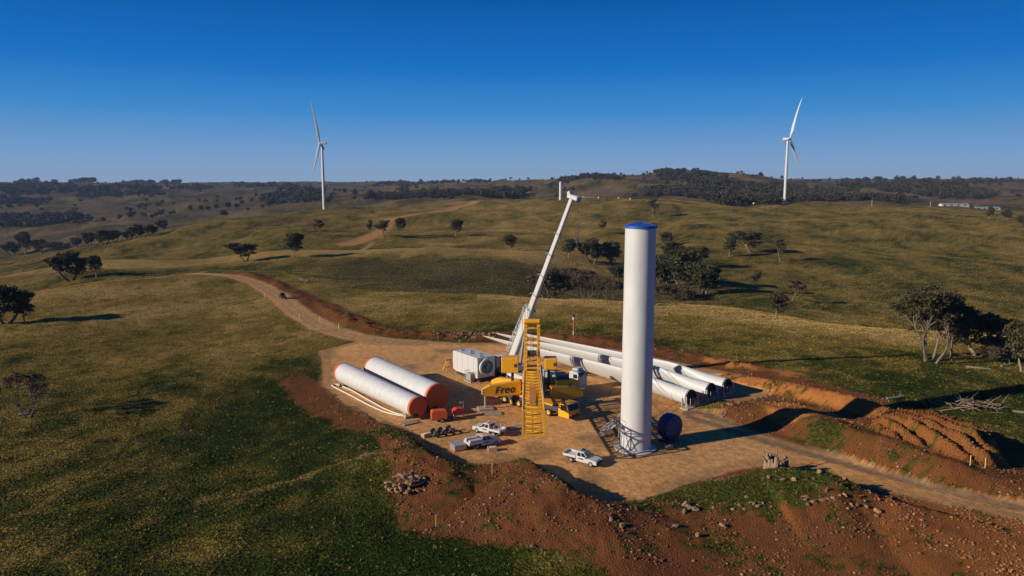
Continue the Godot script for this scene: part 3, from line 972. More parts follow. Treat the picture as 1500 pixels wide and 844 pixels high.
var tree_spots := [
	[-139.8, 198.5, 10.5, 1.2, 0, "dark broad tree cut by the left picture edge", "gum trees on the near pasture"],
	[-135.6, 200.1, 8.3, 1.0, 1, "dark round tree just right of the tree at the left edge", "gum trees on the near pasture"],
	[-80.1, 116.9, 7.9, 0.9, 4, "bare brown shrubby tree alone on the left pasture", "gum trees on the near pasture"],
	[92.4, 157.7, 17.8, 1.25, 5, "tall pale-trunked gum tree, tallest in the group at the right", "gum trees on the near pasture"],
	[98.2, 159.6, 12.9, 1.0, 6, "gum tree with one stout trunk right beside the tallest gum", "gum trees on the near pasture"],
	[107.5, 164.5, 10.2, 1.55, 2, "low spreading gum tree at the right end of the gum group", "gum trees on the near pasture"],
	[108.2, 159.3, 5.1, 1.2, 7, "dark low bush under the right end of the gum group", "gum trees on the near pasture"],
	[106.7, 148.6, 10.1, 0.8, 2, "dark tree cut by the right picture edge", "gum trees on the near pasture"],
	[-242.5, 398.6, 15.8, 1.35, 0, "broad dark tree, larger of the pair below the left hill", "trees on the left hill"],
	[-226.2, 394.6, 11.9, 0.9, 1, "smaller round tree of the pair below the left hill", "trees on the left hill"],
	[-168.1, 459.3, 11.7, 1.5, 2, "low spreading tree with forked trunk above the haul road bend", "trees on the left hill"],
	[-140.0, 466.7, 15.8, 1.15, 1, "leaning bushy tree up the slope from the forked tree", "trees on the left hill"],
	[-165.5, 619.9, 14.6, 1.0, 3, "small round tree with white trunk below the left turbine", "trees on the left hill"],
	[-119.9, 617.4, 16.3, 0.6, 3, "thin tree with bleached white trunk left of the dirt track", "trees beside the far track"],
	[-107.4, 614.9, 15.7, 1.3, 3, "pale-trunked tree with grey crown right of the dirt track", "trees beside the far track"],
	[-96.2, 636.2, 14.4, 0.9, 1, "slim upright tree next to the pale-trunked grey tree", "trees beside the far track"],
	[-50.0, 652.9, 15.4, 1.1, 1, "lone round tree casting a long shadow mid slope", "trees beside the far track"],
	[-1.5, 532.5, 12.1, 1.2, 1, "lone round tree left of the crane boom on the pale crest", "trees beside the far track"],
	[87.0, 705.8, 14.0, 1.1, 3, "small lone tree between the crane boom and the standing tower", "trees scattered on the right hillside"],
	[172.6, 891.7, 22.7, 1.1, 3, "flat-topped lone tree above the blue tower cap", "trees scattered on the right hillside"],
	[155.9, 523.0, 14.3, 1.0, 1, "left tree of the three in a row on the right hillside", "trees scattered on the right hillside"],
	[177.9, 541.1, 16.3, 1.4, 2, "widest tree of the three in a row on the right hillside", "trees scattered on the right hillside"],
	[185.7, 503.6, 16.1, 1.0, 3, "right tree of the three in a row, with white trunk", "trees scattered on the right hillside"],
	[127.0, 376.9, 11.7, 0.9, 3, "sparse tree with bright white limbs standing alone mid hillside", "trees scattered on the right hillside"],
	[134.3, 346.6, 10.8, 1.1, 3, "sparse tree with thin pale limbs above the dark hillside tree", "trees scattered on the right hillside"],
	[80.7, 219.8, 8.3, 1.0, 1, "dark brown tree rising behind the pasture edge on the right", "trees scattered on the right hillside"],
	[39.7, 510.7, 13.5, 1.1, 1, "round dark tree right behind the middle of the crane boom", "trees crowded in the gully behind the crane"],
	[56.7, 511.7, 17.4, 1.2, 0, "broad dark tree left of the standing tower's upper half", "trees crowded in the gully behind the crane"],
	[70.6, 518.9, 16.6, 1.1, 0, "dark tree touching the left side of the standing tower", "trees crowded in the gully behind the crane"],
	[16.8, 316.8, 13.7, 1.0, 7, "dark brown thicket behind the lower crane boom", "trees crowded in the gully behind the crane"],
	[25.0, 242.4, 9.6, 0.95, 4, "bare brown tree with pale trunk in front of the gully", "trees crowded in the gully behind the crane"],
	[31.4, 231.9, 8.7, 0.95, 4, "bare dark-trunked tree nearest the tower's left side in the gully", "trees crowded in the gully behind the crane"],
	[36.1, 402.6, 9.9, 1.5, 7, "low scrub on the gully bank below the round tree", "trees crowded in the gully behind the crane"],
	[65.2, 419.0, 14.2, 1.2, 0, "dark gully tree mostly hidden behind the standing tower", "trees crowded in the gully behind the crane"],
	[130.6, 614.9, 12.8, 1.2, 1, "topmost small tree of the clump right of the tower", "trees crowded in the gully behind the crane"],
	[114.8, 523.0, 14.8, 1.2, 0, "second tree down in the clump right of the tower", "trees crowded in the gully behind the crane"],
	[83.5, 398.6, 19.5, 0.9, 0, "dense dark tree beside the tower's right side", "trees crowded in the gully behind the crane"],
	[91.6, 383.7, 21.0, 1.1, 0, "largest dense tree in the clump right of the tower", "trees crowded in the gully behind the crane"],
	[97.9, 366.5, 15.9, 1.1, 0, "lowest dense tree at the right end of the tower clump", "trees crowded in the gully behind the crane"],
	[115.7, 469.6, 16.8, 1.1, 2, "spreading tree at the back of the clump right of the tower", "trees crowded in the gully behind the crane"],
	[78.7, 354.3, 8.7, 1.6, 7, "low scrub along the foot of the clump right of the tower", "trees crowded in the gully behind the crane"],
	[525.0, 806.9, 14.5, 0.9, 1, "left of two small trees on the far right crest", "trees scattered on the right hillside"],
	[578.1, 856.8, 11.3, 1.2, 0, "right of two small trees on the far right crest", "trees scattered on the right hillside"],
	[529.0, 760.0, 10.8, 1.2, 0, "small dark tree at the right edge below the far crest", "trees scattered on the right hillside"],
	[-735.1, 1071.7, 20.2, 1.3, 0, "dark tree just over the left hill crest near the picture edge", "trees along the left valley"],
	[-712.1, 1067.4, 34.2, 1.0, 1, "tallest pale-trunked tree on the far side of the left hill crest", "trees along the left valley"],
	[-691.9, 1067.4, 20.1, 1.3, 0, "dark tree just over the left hill crest near the picture edge", "trees along the left valley"],
	[-649.8, 1035.9, 13.7, 1.6, 7, "dark tree just over the left hill crest near the picture edge", "trees along the left valley"],
	[-608.5, 1019.4, 13.5, 1.5, 0, "dark creek-side tree in the line following the left hill crest", "trees along the left valley"],
	[-435.5, 750.9, 14.2, 1.2, 0, "dark creek-side tree in the line following the left hill crest", "trees along the left valley"],
	[-409.2, 731.7, 15.2, 1.3, 0, "dark creek-side tree in the line following the left hill crest", "trees along the left valley"],
	[-402.1, 739.0, 12.5, 1.2, 0, "dark creek-side tree in the line following the left hill crest", "trees along the left valley"],
	[-381.9, 727.3, 11.0, 1.3, 0, "dark creek-side tree in the line following the left hill crest", "trees along the left valley"],
	[-367.2, 718.6, 13.6, 1.2, 0, "dark creek-side tree in the line following the left hill crest", "trees along the left valley"],
	[-354.2, 718.6, 10.8, 1.3, 0, "dark creek-side tree in the line following the left hill crest", "trees along the left valley"],
	[-554.3, 1160.8, 16.4, 1.4, 0, "dark creek-side tree in the line following the left hill crest", "trees along the left valley"],
	[-808.8, 1511.1, 12.8, 1.2, 1, "lone small tree on the hazy grass rise beyond the left hill", "trees along the left valley"],
	[-787.7, 1514.2, 12.9, 1.2, 1, "lone small tree on the hazy grass rise beyond the left hill", "trees along the left valley"],
	[-876.4, 1686.7, 12.7, 1.1, 1, "lone small tree on the hazy grass rise beyond the left hill", "trees along the left valley"],
	[-843.6, 1690.0, 14.3, 1.1, 3, "lone small tree on the hazy grass rise beyond the left hill", "trees along the left valley"],
	[-751.5, 1529.4, 10.1, 1.3, 1, "lone small tree on the hazy grass rise beyond the left hill", "trees along the left valley"],
	[-744.7, 1566.5, 19.2, 0.9, 3, "lone small tree on the hazy grass rise beyond the left hill", "trees along the left valley"],
	[-724.2, 1575.9, 16.3, 0.9, 3, "lone small tree on the hazy grass rise beyond the left hill", "trees along the left valley"],
	[-732.4, 1673.2, 15.8, 1.0, 1, "small tree in the row left of the left turbine's foot", "trees along the left valley"],
	[-694.9, 1643.4, 13.9, 1.2, 1, "small tree in the row left of the left turbine's foot", "trees along the left valley"],
	[-674.1, 1630.3, 10.8, 1.3, 0, "small tree in the row left of the left turbine's foot", "trees along the left valley"],
	[-658.5, 1636.9, 13.9, 1.2, 1, "small tree in the row left of the left turbine's foot", "trees along the left valley"],
	[-639.1, 1650.0, 17.1, 1.2, 1, "small tree in the row left of the left turbine's foot", "trees along the left valley"],
	[-622.6, 1663.2, 12.5, 1.3, 0, "small tree in the row left of the left turbine's foot", "trees along the left valley"],
	[-660.4, 1867.6, 21.1, 1.0, 3, "small tree in the row left of the left turbine's foot", "trees along the left valley"],
	[-473.9, 2088.7, 13.8, 1.2, 1, "small dark tree on the brown slope beyond the dirt track", "trees beside the far track"],
	[-409.3, 1920.6, 14.5, 1.3, 0, "small dark tree on the brown slope beyond the dirt track", "trees beside the far track"],
	[-340.7, 1758.9, 14.9, 1.1, 1, "small dark tree on the brown slope beyond the dirt track", "trees beside the far track"],
	[-528.4, 3228.8, 18.3, 1.3, 1, "small dark tree on the brown slope beyond the dirt track", "trees beside the far track"],
]

# far woods: four corners as x, D; how many; how tall
var wood_spots := [
	[[-611.0, 3442.0, -349.0, 2735.0, -630.0, 4738.0, -830.0, 4776.0], 60, 11],
	[[-551.0, 4322.0, -264.0, 3242.0, -343.0, 4120.0, -660.0, 5174.0], 40, 10],
	[[-204.0, 1595.0, 18.0, 1573.0, 17.0, 1842.0, -247.0, 2023.0], 330, 11],
	[[166.0, 2364.0, 279.0, 1948.0, 309.0, 2161.0, 179.0, 2426.0], 70, 11],
	[[280.0, 1551.0, 361.0, 1499.0, 399.0, 1657.0, 305.0, 1650.0], 110, 11],
	[[353.0, 1464.0, 591.0, 1275.0, 904.0, 1955.0, 406.0, 1690.0], 650, 11],
	[[290.0, 1042.0, 391.0, 1093.0, 525.0, 1472.0, 426.0, 1481.0], 130, 11],
	[[538.0, 1319.0, 714.0, 1293.0, 925.0, 1721.0, 735.0, 1762.0], 220, 10],
	[[877.0, 1955.0, 975.0, 1952.0, 1387.0, 2779.0, 1385.0, 3090.0], 110, 11],
	[[928.0, 1856.0, 1039.0, 1601.0, 1277.0, 1999.0, 1143.0, 2290.0], 360, 12],
	[[1121.0, 2204.0, 1563.0, 2253.0, 1942.0, 2802.0, 1338.0, 2634.0], 160, 11],
	[[406.0, 2047.0, 531.0, 1687.0, 582.0, 1853.0, 437.0, 2258.0], 260, 10],
	[[-649.0, 1917.0, -400.0, 1542.0, -748.0, 2887.0, -805.0, 2485.0], 200, 11],
	[[-1279.0, 3414.0, -902.0, 3146.0, -1197.0, 4178.0, -1470.0, 3927.0], 90, 11],
	[[-1080.0, 1545.0, -882.0, 1478.0, -1022.0, 1690.0, -1205.0, 1728.0], 220, 11],
	[[-1565.0, 2249.0, -1413.0, 2240.0, -1569.0, 2470.0, -1605.0, 2308.0], 90, 11],
	[[-1915.0, 2757.0, -1602.0, 2703.0, -1997.0, 3374.0, -2504.0, 3611.0], 200, 12],
	[[-1486.0, 2505.0, -1112.0, 2331.0, -1566.0, 3287.0, -1951.0, 3347.0], 230, 11],
	[[-2803.0, 4212.0, -2364.0, 3706.0, -2729.0, 4279.0, -3178.0, 4776.0], 30, 14],
	[[-2450.0, 4104.0, -2318.0, 4112.0, -2384.0, 4228.0, -2638.0, 4418.0], 30, 14],
	[[-2190.0, 4120.0, -1826.0, 4047.0, -1869.0, 4145.0, -2896.0, 5450.0], 60, 13],
	[[-1358.0, 2934.0, -1232.0, 2999.0, -1483.0, 3611.0, -1660.0, 3604.0], 60, 10],
	[[-328.0, 1608.0, -219.0, 1687.0, -269.0, 2007.0, -389.0, 1999.0], 90, 10],
	[[-318.0, 3819.0, -81.0, 2910.0, -115.0, 4119.0, -346.0, 4119.0], 40, 9],
]

# ---------------------------------------------------------------- the wind farm

func site_materials() -> void:
	M.white = mat(lin(0.46, 0.455, 0.45), 0.42)
	M.tower_white = mat(lin(0.52, 0.52, 0.525), 0.5)
	M.tower_white.albedo_texture = noise_texture(0.02, 0.92, 1.0, 21, 256, 3)
	M.tower_white.uv1_triplanar = true
	M.tower_white.uv1_scale = Vector3(0.12, 0.03, 0.12)
	M.blade_white = mat(lin(0.47, 0.47, 0.475), 0.45)
	M.grey = mat(lin(0.25, 0.25, 0.25), 0.55)
	M.steel = mat(lin(0.42, 0.42, 0.43), 0.4, 0.6)
	M.galv = mat(lin(0.36, 0.37, 0.38), 0.5, 0.4)
	M.dark = mat(lin(0.035, 0.036, 0.04), 0.6)
	M.black = mat(lin(0.012, 0.012, 0.013), 0.7)
	M.rubber = mat(lin(0.022, 0.021, 0.02), 0.85)
	M.glass = mat(lin(0.012, 0.016, 0.022), 0.08)
	M.yellow = mat(lin(0.66, 0.32, 0.012), 0.45)
	M.yellow_worn = mat(lin(0.60, 0.27, 0.015), 0.6)
	M.amber = mat(lin(0.55, 0.20, 0.012), 0.6)
	M.orange_cover = mat(lin(0.46, 0.095, 0.028), 0.6)
	M.red = mat(lin(0.50, 0.035, 0.022), 0.5)
	M.red_orange = mat(lin(0.50, 0.085, 0.02), 0.5)
	M.blue = mat(lin(0.012, 0.062, 0.33), 0.55)
	M.navy = mat(lin(0.010, 0.027, 0.105), 0.5)
	M.teal = mat(lin(0.06, 0.14, 0.15), 0.5)
	M.concrete = mat(lin(0.42, 0.37, 0.31), 0.9)
	M.timber = mat(lin(0.42, 0.27, 0.14), 0.85)
	M.timber_grey = mat(lin(0.26, 0.21, 0.16), 0.9)
	M.hose = mat(lin(0.55, 0.50, 0.42), 0.7)
	M.lamp_glass = mat(lin(0.5, 0.5, 0.5), 0.15)
	M.stake = mat(lin(0.62, 0.46, 0.10), 0.7)
	M.dead_wood = mat(lin(0.225, 0.150, 0.098), 0.9)
	M.dead_dark = mat(lin(0.10, 0.08, 0.065), 0.9)

func yaw_to(dx: float, dD: float) -> float:
	return atan2(dD, dx)

# a rotor blade along +x from the root at x = 0, chord along z, lying flat
func blade_shape(length: float, root_r: float, chord: float, bend := 0.006, sweep := 0.0, tip := 0.25) -> Shape:
	var s := Shape.new()
	var rings := []
	var n := 34
	var m := 20
	for i in n + 1:
		var t := i / float(n)
		var x := length * t
		var c := 0.0
		var th := 0.0
		var k := smoothstep(0.03, 0.2, t)          # round root to aerofoil
		var taper := pow(1.0 - clampf((t - 0.2) / 0.8, 0.0, 1.0), 0.85)
		c = lerpf(root_r * 2.0, lerpf(tip, chord, taper), k)
		th = lerpf(root_r * 2.0, lerpf(0.05, chord * 0.33, pow(taper, 1.35)), k)
		if t > 0.97:
			c *= lerpf(1.0, 0.25, (t - 0.97) / 0.03)
		var ring := []
		for j in m:
			var a := TAU * j / m
			var z := cos(a) * 0.5
			var y := sin(a) * 0.5 * lerpf(1.0, 0.45 + 0.55 * (0.5 - z), k)
			ring.append(Vector3(x, y * th + bend * length * t * t, (z - 0.12 * k) * c - sweep * length * t * t))
		rings.append(ring)
	for i in n:
		for j in m:
			var a: Vector3 = rings[i][j]
			var b: Vector3 = rings[i + 1][j]
			var c: Vector3 = rings[i + 1][(j + 1) % m]
			var d: Vector3 = rings[i][(j + 1) % m]
			var ca := (rings[i][0] + rings[i][m / 2]) * 0.5 as Vector3
			var na: Vector3 = ring_normal(rings, i, j, m, n)
			var nb: Vector3 = ring_normal(rings, i + 1, j, m, n)
			var nc: Vector3 = ring_normal(rings, i + 1, (j + 1) % m, m, n)
			var nd: Vector3 = ring_normal(rings, i, (j + 1) % m, m, n)
			s.tri(a, b, c, na, nb, nc)
			s.tri(a, c, d, na, nc, nd)
	return s

func ring_normal(rings: Array, i: int, j: int, m: int, n: int) -> Vector3:
	var u: Vector3 = rings[mini(i + 1, n)][j] - rings[maxi(i - 1, 0)][j]
	var v: Vector3 = rings[i][(j + 1) % m] - rings[i][(j + m - 1) % m]
	return v.cross(u).normalized() * -1.0 if false else u.cross(v).normalized() * sign_out(rings, i, j, m, u.cross(v))

func sign_out(rings: Array, i: int, j: int, m: int, nn: Vector3) -> float:
	var mid: Vector3 = (rings[i][0] + rings[i][m / 2]) * 0.5
	return 1.0 if nn.dot(rings[i][j] - mid) > 0.0 else -1.0

# a turbine: rotor plane turned by yaw, blades at the given angles from straight up (degrees)
func turbine(label: String, at: Vector3, hub: float, yaw: float, angles: Array, length: float) -> void:
	var o := thing("wind_turbine", label, "wind turbine", at, yaw, "finished wind turbines")
	var s := Shape.new()
	s.lathe([Vector2(2.25, -2.0), Vector2(2.25, 0.0), Vector2(2.15, hub * 0.45), Vector2(1.55, hub - 1.6), Vector2(0, hub - 1.6)], 20)
	part(o, "tower", s, M.tower_white)
	s = Shape.new()
	s.box(Vector3(2.6, hub, 0), Vector3(9.5, 3.4, 3.6), 0.6)
	part(o, "nacelle", s, M.tower_white)
	s = Shape.new()
	s.xf = Transform3D(Basis(Vector3(0, 0, 1), PI / 2), Vector3(-2.2, hub, 0))
	s.lathe([Vector2(1.9, 0), Vector2(1.85, 1.2), Vector2(1.3, 2.4), Vector2(0, 3.0)], 16)
	part(o, "rotor_hub", s, M.tower_white)
	var bl := blade_shape(length, 1.15, 4.4, 0.0, 0.1)
	for a: float in angles:
		var b := part(o, "blade", bl, M.blade_white)
		# local +x (span) turned into the rotor plane (y, z); chord nearly in that plane
		b.transform = Transform3D(Basis(Vector3(1, 0, 0), deg_to_rad(a)) * Basis(Vector3(0, 1, 0), Vector3(-1, 0, 0), Vector3(0, 0, 1)) * Basis(Vector3(1, 0, 0), deg_to_rad(84)), Vector3(-3.4, hub, 0))
	var f := Shape.new()
	f.lathe([Vector2(5.5, -1.0), Vector2(5.5, 0.25), Vector2(0, 0.25)], 20)
	part(o, "foundation", f, M.concrete)

func build_far_works() -> void:
	site_materials()
	turbine("three-bladed white turbine on the left ridge", ground(-289, 1131), 101.0, deg_to_rad(2.8), [23.0, 143.0, 263.0], 66.0)
	turbine("three-bladed white turbine on the right ridge", ground(412, 1112), 97.0, deg_to_rad(139.7), [21.0, 141.0, 261.0], 66.0)
	var p := ground(75.5, 1145)
	var o := thing("tower_stub", "short white unfinished tower on the far crest behind the crane", "tower", p)
	var s := Shape.new()
	s.lathe([Vector2(2.3, -4.0), Vector2(2.25, 27.0), Vector2(0, 27.4)], 16)
	part(o, "shell", s, M.tower_white)
	s = Shape.new()
	s.lathe([Vector2(2.35, 26.0), Vector2(2.35, 27.6), Vector2(0, 28.6)], 16)
	part(o, "cap", s, M.tower_white)
	# parts laid out beside the unfinished tower
	var b := thing("far_tower_section", "orange-ended tower section lying beside the unfinished tower", "tower section", ground(93, 1150) + Vector3.UP * 1.0, 0.05)
	s = Shape.new()
	s.tube(Vector3(-7, 2, 0), Vector3(6, 2, 0), 2.1, 2.1, 14)
	part(b, "shell", s, M.orange_cover)
	s = Shape.new()
	s.tube(Vector3(6, 2, 0), Vector3(7, 2, 0), 2.12, 2.12, 14)
	part(b, "end_cover", s, M.white)
	for i in 2:
		var l := thing("far_rotor_blade", ["grey rotor blade lying on the far crest behind the crane head", "second rotor blade lying behind the one on the far crest"][i], "blade", ground(104 + i * 6, 1146 + i * 10) + Vector3.UP * 3.0, -0.02, "blades on the far crest")
		part(l, "skin", blade_shape(30.0 + i * 4.0, 1.3, 3.4), M.blade_white)
	for q: Array in [[137, 1150, 5.0, "small white site shed on the far crest right of the lying blades"], [168, 1152, 4.0, "tiny white vehicle on the far crest"], [186, 1148, 6.5, "white site hut at the head of the pale hillside track"], [358, 1128, 7.0, "white site cabin left of the right turbine foot"], [372, 1128, 6.0, "white site cabin nearest the right turbine foot"], [336, 1120, 5.0, "pale parked truck on the right crest left of the cabins"]]:
		var c := thing("site_cabin", q[3], "cabin", ground(q[0], q[1]), 0.1 * q[2])
		s = Shape.new()
		s.box(Vector3(0, 1.6, 0), Vector3(q[2], 2.6, 2.6), 0.08)
		part(c, "wall", s, M.white)
		s = Shape.new()
		s.box(Vector3(0, 2.98, 0), Vector3(q[2] + 0.3, 0.14, 2.9))
		part(c, "roof", s, M.grey)
		s = Shape.new()
		s.box(Vector3(-0.3 * q[2], 1.4, 1.32), Vector3(0.8, 1.9, 0.06))
		part(c, "door", s, M.dark)
		s = Shape.new()
		s.box(Vector3(0.15 * q[2], 1.8, 1.32), Vector3(1.0, 0.8, 0.06))
		part(c, "window", s, M.glass)
	# row of long sheds and a mast far right
	for q: Array in [[712, 1185, 44.0, "long white farm shed on the right skyline crest, left of two"], [768, 1190, 40.0, "long white farm shed on the right skyline crest, right of two"]]:
		var c := thing("farm_shed", q[3], "shed", ground(q[0], q[1]) + Vector3.UP * 1.0, 0.03, "long sheds on the right crest")
		s = Shape.new()
		s.prism([Vector2(-5, -3), Vector2(-5, 1.6), Vector2(0, 2.9), Vector2(5, 1.6), Vector2(5, -3)], -q[2] * 0.5, q[2] * 0.5)
		var w := part(c, "wall", s, M.white)
		w.rotation.y = PI / 2
		s = Shape.new()
		s.box(Vector3(0, 2.4, 2.6), Vector3(q[2] + 0.4, 0.12, 5.7), 0.0, Basis(Vector3(1, 0, 0), 0.31))
		s.box(Vector3(0, 2.4, -2.6), Vector3(q[2] + 0.4, 0.12, 5.7), 0.0, Basis(Vector3(1, 0, 0), -0.31))
		part(c, "roof", s, M.galv)
		for k in 4:
			s = Shape.new()
			s.box(Vector3(-q[2] * 0.4 + k * q[2] * 0.25, 0.2, 5.04), Vector3(3.0, 2.4, 0.08))
			part(c, "door", s, M.dark)
	for q: Array in [[-255, 1990, "white farmhouse among the dark trees left of centre"], [-10, 2190, "tiny white farmhouse below the centre skyline"], [-1290, 2580, "tiny white farmhouse on the far left slope"], [-210, 3250, "long pale shed on the skyline left of centre"]]:
		var c := thing("farmhouse", q[2], "house", ground(q[0], q[1]), 0.2)
		s = Shape.new()
		s.box(Vector3(0, 2.0, 0), Vector3(16, 5.0, 9))
		part(c, "wall", s, M.white)
		s = Shape.new()
		s.prism([Vector2(-5.2, 4.5), Vector2(0, 7.2), Vector2(5.2, 4.5)], -8.4, 8.4)
		var rf := part(c, "roof", s, M.galv)
		rf.rotation.y = PI / 2
	for q: Array in [[548, 1120, 9.0, "left pale pole on the right crest"], [640, 1125, 8.0, "right pale pole on the right crest"]]:
		var c := thing("pole", q[3], "pole", ground(q[0], q[1]), 0.0, "poles on the right crest")
		s = Shape.new()
		s.tube(Vector3(0, -1, 0), Vector3(0, q[2], 0), 0.3, 0.22, 8)
		part(c, "shaft", s, M.white)
		s = Shape.new()
		s.box(Vector3(0, q[2], 0), Vector3(2.2, 0.25, 0.25))
		part(c, "crossarm", s, M.white)

func wheel(owner_node: Node, at: Vector3, r: float, wd: float, rim: Material) -> void:
	var s := Shape.new()
	s.xf = Transform3D(Basis(Vector3(1, 0, 0), PI / 2), Vector3.ZERO)
	s.lathe([Vector2(r * 0.55, -wd * 0.5), Vector2(r * 0.92, -wd * 0.5), Vector2(r, -wd * 0.32), Vector2(r, wd * 0.32), Vector2(r * 0.92, wd * 0.5), Vector2(r * 0.55, wd * 0.5)], 20)
	var t := part(owner_node, "wheel", s, M.rubber)
	t.position = at
	s = Shape.new()
	s.xf = Transform3D(Basis(Vector3(1, 0, 0), PI / 2), Vector3.ZERO)
	s.lathe([Vector2(0, -wd * 0.42), Vector2(r * 0.25, -wd * 0.46), Vector2(r * 0.3, -wd * 0.36), Vector2(r * 0.56, -wd * 0.46), Vector2(r * 0.56, wd * 0.46), Vector2(r * 0.3, wd * 0.36), Vector2(r * 0.25, wd * 0.46), Vector2(0, wd * 0.42)], 16)
	part(t, "rim", s, rim)

# a tapered cabin with glass set proud in each face; bottom and top rectangles (x0, x1, half width) at y0, y1
func cabin(owner_node: Node, x0: float, x1: float, hw: float, y0: float, X0: float, X1: float, HW: float, y1: float, m: Material) -> void:
	var s := Shape.new()
	var lo := [Vector3(x0, y0, -hw), Vector3(x1, y0, -hw), Vector3(x1, y0, hw), Vector3(x0, y0, hw)]
	var hi := [Vector3(X0, y1, -HW), Vector3(X1, y1, -HW), Vector3(X1, y1, HW), Vector3(X0, y1, HW)]
	var o := Vector3((x0 + x1) * 0.5, (y0 + y1) * 0.5, 0)
	for i in 4:
		var j := (i + 1) % 4
		s.quad(lo[i], lo[j], hi[j], hi[i], o)
	s.quad(hi[0], hi[1], hi[2], hi[3], o)
	s.box(Vector3((X0 + X1) * 0.5, y1 + 0.02, 0), Vector3(X1 - X0 + 0.06, 0.07, HW * 2 + 0.06), 0.03)
	part(owner_node, "cabin", s, m)
	for i in 4:
		var j := (i + 1) % 4
		var f := [lo[i], lo[j], hi[j], hi[i]]
		var n: Vector3 = (f[1] - f[0]).cross(f[3] - f[0]).normalized()
		var mid: Vector3 = (f[0] + f[1] + f[2] + f[3]) / 4.0
		if n.dot(mid - o) < 0.0:
			n = -n
		var side := i % 2 == 0
		for pane in (2 if side else 1):
			var g := Shape.new()
			var q := []
			var u0 := 0.07 if pane == 0 else 0.56
			var u1 := 0.93 if not side else (0.50 if pane == 0 else 0.93)
			for c: Vector2 in [Vector2(u0, 0.1), Vector2(u1, 0.1), Vector2(u1, 0.88), Vector2(u0, 0.88)]:
				q.append((f[0].lerp(f[1], c.x)).lerp(f[3].lerp(f[2], c.x), c.y) + n * 0.012)
			g.quad(q[0], q[1], q[2], q[3], o)
			part(owner_node, "window" if side else ("windscreen" if i == 1 else "rear_window"), g, M.glass)

func ute(label: String, at: Vector3, yaw: float, cargo: String) -> void:
	var o := thing("utility_truck", label, "utility truck", at, yaw, "white utility trucks on the hardstand")
	var s := Shape.new()
	s.prism([Vector2(-0.62, 0.42), Vector2(-0.62, 1.10), Vector2(1.22, 1.10), Vector2(2.38, 0.98), Vector2(2.60, 0.84), Vector2(2.62, 0.42)], -0.90, 0.90)
	part(o, "body", s, M.white)
	s = Shape.new()
	s.box(Vector3(0, 0.5, 0), Vector3(5.0, 0.2, 0.9))
	part(o, "chassis", s, M.dark)
	cabin(o, -0.6, 1.25, 0.88, 1.10, -0.48, 0.52, 0.72, 1.74, M.white)
	s = Shape.new()
	s.box(Vector3(-1.68, 0.86, 0), Vector3(2.06, 0.12, 1.9))
	s.box(Vector3(-1.68, 1.04, 0.94), Vector3(2.06, 0.26, 0.04))
	s.box(Vector3(-1.68, 1.04, -0.94), Vector3(2.06, 0.26, 0.04))
	s.box(Vector3(-2.70, 1.04, 0), Vector3(0.04, 0.26, 1.9))
	part(o, "tray", s, M.white)
	s = Shape.new()
	for z: float in [-0.85, 0.85]:
		s.bar(Vector3(-0.7, 0.9, z), Vector3(-0.7, 1.75, z), 0.05)
	s.bar(Vector3(-0.7, 1.75, -0.85), Vector3(-0.7, 1.75, 0.85), 0.05)
	s.bar(Vector3(-0.7, 1.4, -0.85), Vector3(-0.7, 1.4, 0.85), 0.03)
	part(o, "headboard", s, M.white)
	for z: float in [-0.80, 0.80]:
		wheel(o, Vector3(1.72, 0.39, z), 0.39, 0.25, M.grey)
		wheel(o, Vector3(-1.45, 0.39, z), 0.39, 0.25, M.grey)
		s = Shape.new()
		s.box(Vector3(-1.45, 0.78, z * 1.08), Vector3(1.0, 0.06, 0.28))
		part(o, "mudguard", s, M.black)
		s = Shape.new()
		s.box(Vector3(2.53, 0.84, z * 0.86), Vector3(0.18, 0.16, 0.32), 0.03)
		part(o, "headlight", s, M.lamp_glass)
		s = Shape.new()
		s.box(Vector3(-2.74, 0.72, z * 0.95), Vector3(0.05, 0.14, 0.2))
		part(o, "tail_light", s, M.red)
		s = Shape.new()
		s.box(Vector3(1.0, 1.2, z * 1.27), Vector3(0.1, 0.2, 0.22), 0.03)
		part(o, "mirror", s, M.black)
		s = Shape.new()                      # dark sign writing on the door
		for k in 4:
			s.box(Vector3(-0.12 + k * 0.2, 0.84, signf(z) * 0.906), Vector3(0.13, 0.20, 0.012))
			s.box(Vector3(-0.12 + k * 0.2, 0.95 - 0.11 * (k % 2), signf(z) * 0.908), Vector3(0.18, 0.05, 0.012))
		part(o, "door_lettering", s, M.black)
	s = Shape.new()
	s.box(Vector3(2.66, 0.56, 0), Vector3(0.14, 0.24, 1.84), 0.04)
	part(o, "bumper", s, M.dark)
	s = Shape.new()
	s.box(Vector3(2.625, 0.78, 0), Vector3(0.05, 0.14, 1.0))
	part(o, "grille", s, M.black)
	s = Shape.new()
	s.box(Vector3(-0.1, 1.83, 0), Vector3(0.16, 0.09, 1.0), 0.03)
	part(o, "light_bar", s, M.amber)
	if cargo == "boxes":
		for z: float in [-0.62, 0.62]:
			s = Shape.new()
			s.box(Vector3(-1.65, 1.22, z), Vector3(1.9, 0.5, 0.55), 0.02)
			part(o, "tool_box", s, M.white)
	elif cargo == "rack":
		s = Shape.new()
		for x: float in [-2.5, -1.6]:
			for z: float in [-0.88, 0.88]:
				s.bar(Vector3(x, 0.9, z), Vector3(x, 1.78, z), 0.05)
			s.bar(Vector3(x, 1.78, -0.88), Vector3(x, 1.78, 0.88), 0.05)
		part(o, "ladder_rack", s, M.white)

